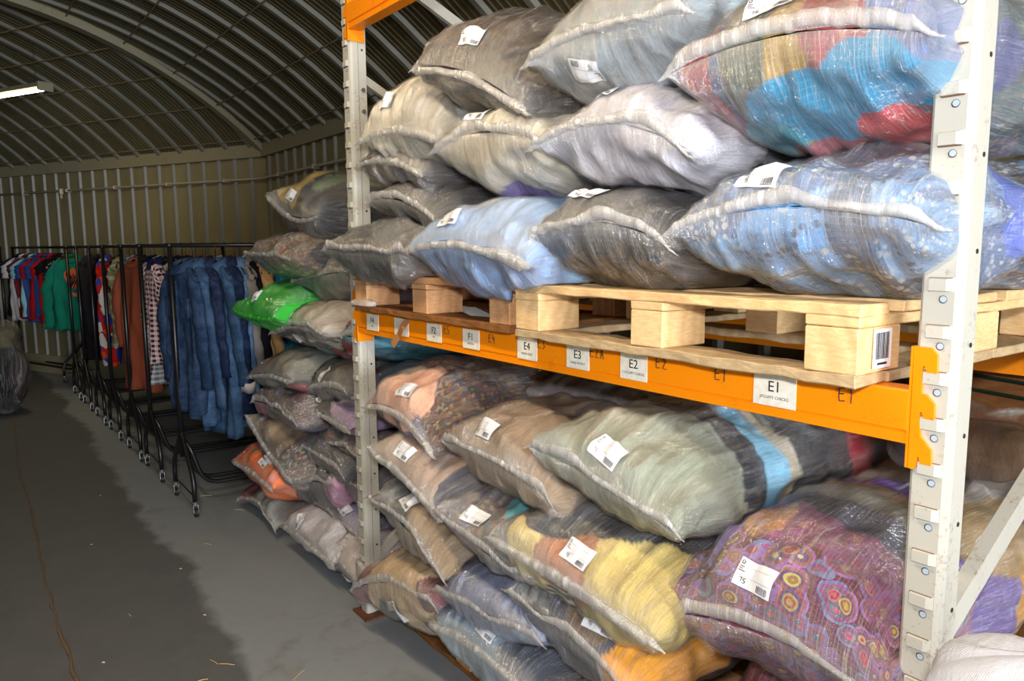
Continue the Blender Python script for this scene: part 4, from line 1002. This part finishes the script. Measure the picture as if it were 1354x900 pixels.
# ================================================================== rolling garment rails
def garment_rail(x, y0, L, yaw, label, h=1.545, wdt=.235):
    r = empty('garment_rail', (x, y0, 0), label, 'clothes rail', 'black rolling clothes rails'); r.rotation_euler = (0, 0, yaw)
    mb = MB(); mb.tube([(0, -.02, h), (0, L+.02, h)], .0135, 10); mb.build('hanging_bar', M_black, r, smooth=True)
    for k, (ye, s) in enumerate(((0, 1), (L, -1))):
        mb = MB(); mb.tube([(0, ye, h), (0, ye, .30)], .0145, 10); mb.tube([(0, ye, h-.01), (0, ye, h+.012)], .018, 10); mb.build('post', M_black, r, smooth=True)
        for sx in (-1, 1):
            mb = MB(); mb.tube(bend([(0, ye, .46), (sx*.03, ye, .42), (sx*wdt, ye, .22), (sx*wdt, ye, .085)], .07), .0135, 9)
            mb.build('leg', M_black, r, smooth=True)
            c = empty('castor', (0, 0, 0)); c.parent = r
            mb = MB(); cx = sx*wdt; mb.tube([(cx, ye, .09), (cx, ye, .066)], .013, 10)
            for dy in (-.013, .013): mb.add([(cx-.013, ye+dy-.001, .070), (cx+.013, ye+dy-.001, .070), (cx+.022, ye+dy-.001, .024), (cx+.004, ye+dy-.001, .022), (cx-.013, ye+dy+.001, .070), (cx+.013, ye+dy+.001, .070), (cx+.022, ye+dy+.001, .024), (cx+.004, ye+dy+.001, .022)], [(0,1,2,3),(7,6,5,4),(0,4,5,1),(1,5,6,2),(2,6,7,3),(3,7,4,0)])
            mb.box(cx-.012, cx+.012, ye-.014, ye+.014, .064, .070)
            mb.build('fork', M_chrome, c)
            mb = MB(); mb.tube([(cx+.012, ye-.009, .026), (cx+.012, ye+.009, .026)], .025, 18); mb.tube([(cx+.012, ye-.012, .026), (cx+.012, ye+.012, .026)], .008, 10); mb.build('wheel', M_rubber, c)
        mb = MB(); mb.tube([(-wdt, ye, .115), (wdt, ye, .115)], .004, 6); mb.build('spreader_wire', M_black, r)
    for sx in (-.07, .07):
        mb = MB(); mb.tube(bend([(sx*.2, .0, .42), (sx, .03, .36), (sx, .10, .13), (sx, L-.10, .13), (sx, L-.03, .36), (sx*.2, L, .42)], .10, 7), .0125, 9); mb.build('base_bar', M_black, r, smooth=True)
    return r
RX = [-1.885, -2.69, -3.30, -4.06, -4.72, -5.45, -6.1]
DESC = ['nearest black clothes rail holding the denim jackets', 'second black clothes rail from the near end holding the checked shirts', 'third black clothes rail from the near end with the rust brown shirt',
        'fourth black clothes rail from the near end with the flowery shirts', 'fifth black clothes rail from the near end with black clothes', 'sixth black clothes rail from the near end beside the teal sweatshirt', 'seventh and farthest of the parallel black clothes rails']
for i, x in enumerate(RX): garment_rail(x, -.27-.012*i, 1.40 if x > -4.4 else max(.7, 1.35-.42*(abs(x)-4.2)), 0, DESC[i])
AW = math.atan2(-.894, .447)
garment_rail(-7.15, -.14, 1.5, PI/2+.36, 'black clothes rail against the back wall holding the T-shirts')
garment_rail(-8.62, -.80, 1.5, PI/2+.46, 'black clothes rail at the far left edge by the back wall')

# ------------------------------------------------------------------ garments
GM = {}
def gmat(kind, c, c2=None):
    key = (kind, c, c2)
    if key in GM: return GM[key]
    m = NT('cloth_'+kind); v = m.mapped('Object'); uv = m.mapped('UV'); n = m.noise(7, 3, .6, v); fine = m.noise(240, 2, .6, v)
    a = lin(c); col = m.mix(m.ramp(n, [(.3, (0,0,0)), (.7, (.6,.6,.6))]), a, tuple(q*.78 for q in a))
    if kind == 'denim':
        fd = m.noise(9, 5, .75, v); col = m.mix(m.ramp(fd, [(.42, (0,0,0)), (.66, (.75,.75,.75))]), col, tuple(min(1, q*2.2+.03) for q in a))
        col = m.mix(m.ramp(fine, [(.4, (0,0,0)), (.7, (.3,.3,.3))]), col, tuple(min(1, q*2.6+.03) for q in a))
    elif kind in ('check', 'stripe', 'dots', 'floral'):
        b = lin(c2); sep = m.new('ShaderNodeSeparateXYZ'); m.link(uv, sep.inputs[0])
        if kind == 'check':
            l1 = m.math('LESS_THAN', m.math('FRACT', m.math('MULTIPLY', sep.outputs[0], 30)), .5); l2 = m.math('LESS_THAN', m.math('FRACT', m.math('MULTIPLY', sep.outputs[1], 30)), .5)
            k = m.math('MULTIPLY', m.math('ADD', l1, l2), .5); col = m.mix(k, lin((214,212,208)), col)
            col = m.mix(m.math('MULTIPLY', l1, l2), col, b)
        elif kind == 'stripe':
            l1 = m.math('LESS_THAN', m.math('FRACT', m.math('MULTIPLY', sep.outputs[1], 13)), .35); col = m.mix(m.math('MULTIPLY', l1, .7), col, b)
        elif kind == 'dots':
            vo = m.new('ShaderNodeTexVoronoi'); vo.inputs['Scale'].default_value = 32; m.link(v, vo.inputs['Vector']); k = m.math('LESS_THAN', vo.outputs['Distance'], .3); col = m.mix(k, col, b)
        else:
            vo = m.new('ShaderNodeTexVoronoi'); vo.inputs['Scale'].default_value = 13; m.link(v, vo.inputs['Vector']); sc = m.new('ShaderNodeSeparateColor'); m.link(vo.outputs['Color'], sc.inputs[0])
            pal = m.ramp(sc.outputs[0], [(0, a), (.35, b), (.55, lin((214,206,196))), (.7, lin((216,86,40))), (.85, a)], 'CONSTANT'); col = pal
    m.base(col); m.rough(.92, .08); m.bump(fine, .3, .004); GM[key] = m.m; return m.m

def garment(x, y, yaw, kind, c, c2=None, label='', L=.72, sl=.58, sw=.215, group=None, cat='shirt', name='shirt', bulk=1.0, cuff=None, motif=False, seed=0, flare=1.0, z0=1.515):
    """one garment on its hanger: body and both sleeves are one cloth, collar, hanger and turn-ups are parts"""
    rng = random.Random(seed*13+5); sw = sw*(.86 if cat != 'T-shirt' else 1); root = empty(name, (x, y, z0), label, cat, group); root.rotation_euler = (0, 0, yaw)
    mat = gmat(kind, c, c2); top = -.085
    nr, na = 34, 52; V = np.zeros((nr, na, 3)); UV = np.zeros((nr, na, 2)); ph = np.arange(na)/na*2*PI
    ph1, ph2 = rng.uniform(0, 6), rng.uniform(0, 6)
    for i in range(nr):
        q = i/(nr-1); z = top-L*q
        if q < .10: k = q/.10; hw = .055+(sw-.055)*k**.7; th = .028+.022*k; z = top-.075*k**1.25
        else: k = (q-.10)/.90; hw = sw*(1-.03*math.sin(k*PI)+(.08*flare-.05)*k); th = (.05+.022*k)*bulk; z = top-.075-(L-.075)*k
        cs, sn = np.cos(ph), np.sin(ph); X = np.sign(cs)*np.abs(cs)**.8*hw; Y = np.sign(sn)*np.abs(sn)**.9*th
        fold = (np.sin(X*38+ph1+q*2.2)*.014+np.sin(X*71+ph2-q*3)*.007+(vnoise(np.stack([X*14, X*0+q*7, X*0+seed], -1), seed)-.5)*.03)*min(1, q*2.2)*np.sign(sn)
        X = X*(1-.05*math.sin(q*5+ph1)); V[i] = np.stack([X+.010*math.sin(q*6+ph2), Y+fold, z+.010*np.sin(ph*3+ph1)*(q > .96)], -1)
        UV[i] = np.stack([X*1.0+.5+(sn < 0)*.6, np.full(na, z)], -1)
    verts = list(V.reshape(-1, 3)); uvs = list(UV.reshape(-1, 2))
    faces = [(i*na+k, (i+1)*na+k, (i+1)*na+(k+1) % na, i*na+(k+1) % na) for i in range(nr-1) for k in range(na)]
    ends = []
    for sx in (-1, 1):
        base = len(verts); n2, a2 = 22, 18; sway = rng.uniform(-.03, .05)
        for i in range(n2):
            q = i/(n2-1); px = sx*(sw-.045+.085*min(1, q*2.4)**.8+.02*q); pz = top-.045-sl*q+.02*math.sin(q*3); py = -.01+sway*q-.015*math.sin(q*4)
            rx = (.062-.016*q)*(.75 if sl < .3 else 1)+(.03 if sl < .3 else 0)*q; ry = (.040-.006*q)*bulk
            tilt = max(0, 1-q*2.6)*.75
            for k in range(a2):
                g = 2*PI*k/a2; wr = 1+.12*math.sin(q*22+ph1+g)+.07*math.sin(q*43+g*2)
                dx = math.cos(g)*rx*wr; dy = math.sin(g)*ry*wr
                verts.append(np.array((px+dx*math.cos(tilt), py+dy, pz-sx*dx*math.sin(tilt)*1.0))); uvs.append(np.array((dx+(.3 if dy < 0 else 0), pz)))
        faces += [(base+i*a2+k, base+(i+1)*a2+k, base+(i+1)*a2+(k+1) % a2, base+i*a2+(k+1) % a2) for i in range(n2-1) for k in range(a2)]
        ends.append((px, py, pz, rx, ry))
    o = mesh_obj('cloth', verts, faces, mat, root)
    l = o.data.uv_layers.new(name='UVMap'); idx = np.zeros(len(o.data.loops), dtype=np.int32); o.data.loops.foreach_get('vertex_index', idx)
    l.data.foreach_set('uv', np.array(uvs)[idx].astype(np.float32).ravel())
    sd = o.modifiers.new('thickness', 'SOLIDIFY'); sd.thickness = .003; sd.offset = 0
    # collar
    v = []; f = []; na3 = 28
    for k in range(na3):
        g = 2*PI*k/na3; e = .018 if cat == 'jacket' else .006
        for j, (dr, dz) in enumerate(((0, -.012), (.003, .022), (.004+e, .028), (.010+e*1.6, -.006-e))):
            v.append(((.058+dr)*math.cos(g), (.036+dr)*math.sin(g)-.004, top+dz+(.02*math.sin(g) if math.sin(g) > 0 else .03*math.sin(g))))
    f = [(4*k+j, 4*((k+1) % na3)+j, 4*((k+1) % na3)+j+1, 4*k+j+1) for k in range(na3) for j in range(3)]
    mesh_obj('collar', v, f, mat, root)
    # hanger
    mb = MB(); mb.tube([(-sw+.02, 0, top-.055), (-.10, 0, top-.018), (0, 0, top+.022), (.10, 0, top-.018), (sw-.02, 0, top-.055)], .006, 6)
    mb.tube([(0, 0, top+.02), (0, 0, .002), (.004, 0, .020), (0, 0, .0445), (-.012, 0, .046), (-.018, 0, .034)], .0022, 5)
    mb.build('hanger', M_hanger, root, smooth=True)
    if cuff:
        for (px, py, pz, rx, ry) in ends[1:]:
            mb = MB(); rr = [2*PI*k/24 for k in range(24)]; vs = [(px+(rx+e)*math.cos(q_), py+(ry+e)*math.sin(q_), pz+dz+.005*math.sin(q_*3)) for dz, e in ((-.012, .0), (-.014, .010), (.042, .014), (.044, .006)) for q_ in rr]
            mb.add(vs, [(j*24+k, j*24+(k+1) % 24, (j+1)*24+(k+1) % 24, (j+1)*24+k) for j in range(3) for k in range(24)]); mb.build('turned_up_cuff', gmat('plain', cuff), root, smooth=True)
    if cat == 'jacket':
        for sx in (-1, 1):
            mb = MB(); mb.box(sx*.09-.045, sx*.09+.045, -.060*bulk-.012, -.056*bulk, top-.30, top-.185, bev=.003); mb.build('chest_pocket', mat, root)
        mb = MB(); mb.tube([(.004*math.sin(k), -.062*bulk-.004, top-.09-k*(L-.12)/9) for k in range(10)], .006, 6); mb.build('button_placket', mat, root)
    if motif:
        mb = MB(); mo = gmat('plain', (206,98,62)); 
        mb.add([(.01+.07*math.cos(g)*(1+.2*math.sin(3*g)), -.078, top-.21+.10*math.sin(g)*(1+.15*math.cos(5*g))) for g in [2*PI*k/24 for k in range(24)]]+[(.01+.07*math.cos(g)*(1+.2*math.sin(3*g)), -.050, top-.21+.10*math.sin(g)*(1+.15*math.cos(5*g))) for g in [2*PI*k/24 for k in range(24)]],
               [tuple(range(24))[::-1]]+[(k, (k+1) % 24, 24+(k+1) % 24, 24+k) for k in range(24)])
        mb.box(.0, .075, -.080, -.05, top-.40, top-.36, bev=.004); mb.build('printed_motif', mo, root)
        mb = MB()
        for k in range(6): mb.tube([(-.04+.012*k, -.081, top-.30+.02*math.sin(k*2)), (-.02+.014*k, -.081, top-.24), (-.045+.018*k, -.081, top-.17+.012*math.cos(k*3))], .005, 6)
        mb.build('printed_lines', gmat('plain', (26,30,36)), root)
    return root
DN = [(46,84,132), (36,62,104), (34,58,100), (70,108,158), (92,132,176)]
R1, R2, R3, R4, R5, R6 = RX[:6]
g = 'denim jackets on the nearest rail'
garment(R1+.00, -0.205, .22, 'denim', (26,44,70), label='mid-blue denim jacket, first on the nearest rail beside its post', L=.86, sl=.66, cat='jacket', name='denim_jacket', bulk=0.68, seed=1, group=g)
garment(R1+.00, -0.145, .12, 'denim', (40,62,88), label='faded blue denim shirt, second on the nearest rail', L=.92, sl=.78, cat='jacket', name='denim_jacket', bulk=0.61, seed=2, group=g)
garment(R1-.01, -0.085, .16, 'denim', (18,30,56), label='smooth dark navy denim jacket with a raised collar, third on the nearest rail', L=.76, sl=.60, cat='jacket', name='denim_jacket', bulk=0.68, seed=3, group=g)
garment(R1+.02, -0.025, .2, 'denim', (42,66,94), label='long light blue denim coat hanging lowest on the nearest rail', L=1.02, sl=.66, cat='jacket', name='denim_jacket', bulk=0.58, seed=4, group=g)
garment(R1+.02, 0.035, .16, 'denim', (16,30,58), label='deep blue denim jacket with a white turned-up cuff', L=.90, sl=.68, cat='jacket', name='denim_jacket', bulk=0.75, cuff=(206,202,206), seed=5, group=g)
garment(R1+.0, 0.095, .03, 'denim', (74,104,138), label='pale washed denim jacket right of the one with the white cuff', L=.98, sl=.72, cat='jacket', name='denim_jacket', bulk=0.61, seed=6, group=g)
garment(R1+.0, 0.145, .0, 'plain', (142,136,130), label='light grey shirt behind the pale denim jacket', L=.82, sl=.6, seed=7)
garment(R1+.0, 0.19, .05, 'plain', (26,26,34), label='black jacket between the grey shirt and the beige jacket', L=.90, sl=.66, cat='jacket', name='black_jacket', seed=8)
garment(R1+.04, 0.25, -.12, 'plain', (204,164,116), label='beige cotton jacket next to the green bag', L=.84, sl=.62, cat='jacket', name='beige_jacket', bulk=0.85, seed=9)
garment(R1+.04, 0.33, .05, 'plain', (44,150,196), label='turquoise blue top behind the beige jacket', L=.76, sl=.56, seed=10)
garment(R1+.02, 0.41, 0, 'plain', (24,24,30), label='black top hanging deepest on the nearest rail', L=.86, sl=.6, seed=11)
garment(R2+.0, -0.19, .0, 'check', (196,44,52), (30,34,70), label='red, white and navy gingham shirt at the front of the second rail', L=.66, sl=.62, seed=12)
garment(R2+.0, -0.125, .08, 'check', (40,42,52), (20,22,30), label='black and white checked shirt on the second rail', L=.68, sl=.62, seed=13)
garment(R2+.0, -0.06, .0, 'plain', (30,30,38), label='black shirt on the second rail behind the post of the nearest rail', L=.80, sl=.6, seed=14)
garment(R2+.0, 0.005, 0, 'check', (60,58,40), (30,30,26), label='dark olive tartan shirt on the second rail', L=.84, sl=.6, seed=15)
garment(R2+.0, 0.07, 0, 'plain', (96,26,42), label='dark red top on the second rail', L=.90, sl=.6, seed=16)
garment(R2+.0, 0.135, 0, 'plain', (34,34,46), label='navy shirt on the second rail', L=.76, sl=.6, seed=17)
garment(R2+.0, 0.2, 0, 'plain', (226,220,214), label='cream top deep on the second rail', L=.52, sl=.2, seed=18)
garment(R2+.0, 0.265, 0, 'plain', (116,40,116), label='purple top deep on the second rail', L=.56, sl=.2, seed=19)
garment(R3-.02, -0.2, .30, 'plain', (140,72,50), label='rust brown long shirt facing the aisle on the third rail', L=.94, sl=.60, flare=1.2, bulk=1.1, seed=20)
garment(R3+.0, -0.135, 0, 'check', (36,44,84), (20,24,50), label='navy and white checked shirt right of the rust brown shirt', L=.88, sl=.66, seed=21)
garment(R3+.0, -0.07, 0, 'dots', (186,188,192), (110,114,126), label='pale grey dotted shirt on the third rail', L=.78, sl=.6, seed=22)
garment(R3+.0, -0.005, 0, 'check', (190,46,56), (34,36,74), label='long red gingham shirt between the rust brown shirt and the next post', L=.86, sl=.86, seed=23)
garment(R3+.0, 0.06, 0, 'check', (52,58,66), (26,30,36), label='black and white windowpane shirt hanging lowest on the third rail', L=.95, sl=.66, seed=24)
garment(R3+.0, 0.125, 0, 'plain', (60,38,40), label='dark maroon shirt on the third rail', L=.76, sl=.6, seed=25)
garment(R4+.0, -0.19, -.3, 'stripe', (132,124,92), (172,164,132), label='olive striped shirt on the fourth rail', L=.68, sl=.24, seed=26)
garment(R4+.0, -0.11, 0, 'plain', (150,170,186), label='pale blue shirt behind the olive striped shirt', L=.70, sl=.5, seed=27)
garment(R4+.0, -0.03, 0, 'plain', (38,36,42), label='charcoal shirt on the fourth rail', L=.80, sl=.5, seed=28)
garment(R4+.0, 0.05, 0, 'plain', (30,30,36), label='black shirt on the fourth rail', L=.84, sl=.5, seed=29)
garment(R5+.05, -0.2, -.3, 'floral', (196,36,30), (44,70,160), label='red, blue and white patterned shirt on the fifth rail', L=.92, sl=.6, seed=30)
garment(R5+.0, -0.12, -.2, 'dots', (40,40,44), (96,96,100), label='black patterned short-sleeved shirt on the fifth rail', L=.62, sl=.24, seed=31)
garment(R5+.0, -0.04, 0, 'plain', (96,104,122), label='slate blue shirt on the fifth rail', L=.92, sl=.6, seed=32)
garment(R5+.0, 0.04, 0, 'plain', (26,24,30), label='black shirt on the fifth rail', L=.9, sl=.6, seed=33)
garment(R6+.0, -0.18, -.4, 'plain', (34,30,36), label='long black coat on the sixth rail right of the teal sweatshirt', L=.96, sl=.66, seed=34, bulk=1.2)
garment(R6+.0, -0.08, -.2, 'dots', (28,26,32), (120,112,110), label='black dotted blouse on the sixth rail', L=.9, sl=.6, seed=35)
garment(RX[6]+.0, -.16, -.3, 'plain', (40,42,56), label='navy top on the seventh rail', L=.86, sl=.6, seed=36)
garment(RX[6]-.25, -.26, 1.0, 'plain', (20,108,88), label='teal sweatshirt with an orange and black motif', L=.76, sl=.70, sw=.26, motif=True, bulk=1.1, seed=37)
TS = [((30,32,52),'navy T-shirt, leftmost on the back rail'),((206,200,198),'white T-shirt on the back rail'),((110,36,44),'maroon T-shirt on the back rail'),((140,196,210),'light blue T-shirt on the back rail'),((58,76,140),'royal blue T-shirt on the back rail'),((178,32,34),'bright red T-shirt on the back rail left of the blue one'),((44,76,140),'cobalt T-shirt on the back rail'),((192,30,34),'red T-shirt on the back rail beside the black one'),((30,34,32),'black T-shirt on the back rail')]
rail_p = Vector((-7.15, -.14)); rd = Vector((-math.sin(PI/2+.36), math.cos(PI/2+.36)))
for i, (c, lb) in enumerate(TS):
    p = rail_p+rd*(1.32-.115*i); garment(p.x, p.y, .75, 'plain', c, label=lb, L=.72+.03*((i*5) % 3), sl=.22, cat='T-shirt', name='t_shirt', seed=40+i)
p = rail_p+rd*.25; garment(p.x, p.y, .75, 'dots', (40,30,40), (190,150,160), label='dark flowery blouse on the back rail left of the teal sweatshirt', L=.84, sl=.3, seed=60)
p = rail_p+rd*.14; garment(p.x, p.y, .75, 'dots', (90,74,40), (40,34,30), label='mustard patterned blouse on the back rail', L=.8, sl=.3, seed=61)

# ================================================================== loose things
# woven white sack, bottom right in front of the near upright
def lump(name, c, rx, ry, rz, mat, seed, amp=.05, label=None, cat=None, n=(72, 48), power=2.6, parent=None, top_pinch=0):
    nu, nv = n; U, Vv = np.meshgrid(np.arange(nu)/nu*2*PI, np.linspace(-PI/2, PI/2, nv), indexing='xy')
    sp = lambda v, p: np.sign(v)*np.abs(v)**(2/p)
    X = rx*sp(np.cos(U), power)*sp(np.cos(Vv), power); Y = ry*sp(np.sin(U), power)*sp(np.cos(Vv), power); Z = rz*sp(np.sin(Vv), power)
    P = np.stack([X, Y, Z], -1); N = P/np.array([rx*rx, ry*ry, rz*rz]); N /= np.linalg.norm(N, axis=-1, keepdims=True)+1e-9
    W = P+np.array(c); d = (vnoise(W*6, seed)-.5)*amp*1.6+(vnoise(W*15, seed+1)-.5)*amp*.7+(vnoise(np.stack([W[..., 0]*40, W[..., 1]*12, W[..., 2]*9], -1), seed+2)-.5)*amp*.25
    d = d-np.abs(vnoise(W*np.array([11., 20., 16.]), seed+7)-.5)*amp*1.1
    P = W+N*d[..., None]; P[..., 2] = np.maximum(P[..., 2], .004)
    uv = np.stack([U/(2*PI)*2, Vv/PI], -1)
    return P, uv
m = NT('woven_sack'); uv = m.mapped('UV'); sep = m.new('ShaderNodeSeparateXYZ'); m.link(uv, sep.inputs[0]); v = m.mapped('Object')
a = m.math('SINE', m.math('MULTIPLY', sep.outputs[0], 700)); b2 = m.math('SINE', m.math('MULTIPLY', sep.outputs[1], 1100)); hh = m.math('MULTIPLY', a, b2); n = m.noise(12, 5, .65, v)
m.base(m.mix(n, lin((186,188,196)), lin((214,214,220)))); m.rough(.42, .4); m.bump(m.math('ADD', m.math('MULTIPLY', hh, .06), m.math('MULTIPLY', n, 2.2)), .5, .012); M_sack = m.m
c = (2.56, -.17, .515); root = empty('woven_sack', (2.56, -.17, 0), 'crumpled white woven sack at the bottom right in front of the near upright', 'sack')
P, uvv = lump('', c, 0.30, .115, .515, M_sack, 11, .045, power=3.2); att = np.ones((*P.shape[:2], 4))
grid_mesh('sack_body', P, uvv, M_sack, root, root.location, True, att)

# big clear sack of clothes on the floor at the left edge
m = mk_cloth('sack_contents')
root = empty('clear_sack', (-5.62, -.98, 0), 'tall clear plastic sack of dark clothes standing at the left edge', 'bag')
P, uvv = lump('', (-5.62, -1.02, .44), .26, .24, .45, None, 21, .05)
C = vor_colour(type('o', (), {})(), np.stack([(P[..., 0]+5.62)/.26, (P[..., 2]-.44)/.45, (P[..., 1]+1.2)], -1), [(22,21,26), (44,30,30), (24,34,64), (62,56,52), (18,18,22), (90,40,46)], 26, 5)
zz = (P[..., 2] > .66)[..., None]; C = np.where(zz, srgb((84,78,52)), C)
Pc = P.copy(); Pc[..., :2] = (Pc[..., :2]-np.array([-5.62, -1.02]))*.96+np.array([-5.62, -1.02]); Pc[..., 2] = np.minimum(Pc[..., 2]*.97+.006, .80)
grid_mesh('contents', Pc, uvv, m, root, root.location, True, np.concatenate([C, np.ones_like(C[..., :1])], -1))
grid_mesh('plastic_film', P, uvv, M_FILM['plain'], root, root.location, True, np.zeros((*P.shape[:2], 4)), 'Milk')

# smoky crumpled plastic bag behind the near upright
root = empty('empty_plastic_bag', (2.0, .70, 1.0), 'smoky brown crumpled plastic bag on top of the flower patterned bag by the crate', 'bag')
P, uvv = lump('', (2.02, .70, 1.045), .20, .16, .095, None, 31, .05); grid_mesh('plastic_film', P, uvv, M_FILM['brown'], root, root.location, True, np.ones((*P.shape[:2], 4))*.05, 'Milk')
P, uvv = lump('', (2.02, .70, 1.035), .175, .14, .075, None, 35, .04); C = np.ones((*P.shape[:2], 4))*np.array([*lin((92,72,54)), 0]); grid_mesh('contents', P, uvv, M_CLOTH[None], root, root.location, True, C)
# strip of clear plastic lying on the beam end
root = empty('plastic_scrap', (.10, .01, 1.295), 'scrap of clear shiny plastic on the left end of the orange beam', 'plastic scrap')
P, uvv = lump('', (.165, -.012, 1.318), .085, .022, .013, None, 41, .012, n=(48, 24)); P[..., 2] = np.maximum(P[..., 2], 1.3115); P[..., 1] = np.minimum(P[..., 1], .0)
P = P+np.array([0, -.028, 0]); grid_mesh('plastic_film', P, uvv, M_seam, root, root.location, True, np.ones((*P.shape[:2], 4))*.2, 'Milk')

# cable seam across the floor and small litter
rng = random.Random(3); mb = MB(); pts = []; x = -7.0
while x < 3.2: pts.append((x, -1.035+.012*math.sin(x*1.7)+rng.uniform(-.006, .006)+(.10*max(0, -x-3.2)/2), .0)); x += .09
mb.tube(pts, [rng.uniform(.003, .008) for _ in pts], 6)
M_seamf = mk_paint('floor_joint', (112,92,70), (50,42,36), .9, .8, 14)
tag(mb.build('floor_joint', M_seamf, smooth=True), kind='structure')
M_straw = simple('straw', (190,160,104), .8); M_fleck = simple('white_fleck', (206,204,198), .8)
for i, (x, y, a, l_) in enumerate(((-.02, -.62, .3, .05), (.03, -.60, .8, .06), (-.6, -.80, .2, .03), (.30, -.42, 2.2, .07), (-1.2, -.34, .5, .05), (-2.0, -.16, 1.1, .07), (.1, -.70, 1.4, .04), (-1.62, -.06, .7, .06))):
    mb = MB(); mb.tube([(x, y, .003), (x+l_*.5*math.cos(a), y+l_*.5*math.sin(a), .005), (x+l_*math.cos(a), y+l_*math.sin(a), .003)], .0016, 5)
    tag(mb.build('straw', M_straw, loc=(x, y, 0)), 'thin bit of straw lying on the grey concrete floor', 'straw', 'bits of straw on the floor')
for i, (x, y) in enumerate(((-1.55, -.82), (-2.4, -.66), (-.25, -.95), (-.95, -.52), (-.4, -.55), (.18, -.66))):
    mb = MB(); mb.add([(x, y, .0015), (x+.012, y+.003, .003), (x+.014, y+.012, .0015), (x+.002, y+.010, .004), (x+.006, y+.005, .001)], [(0,1,2,3),(0,4,1),(1,4,2),(2,4,3),(3,4,0)])
    tag(mb.build('paper_scrap', M_fleck, loc=(x, y, 0)), 'tiny pale scrap lying on the concrete floor of the aisle', 'scrap', 'pale scraps on the floor')
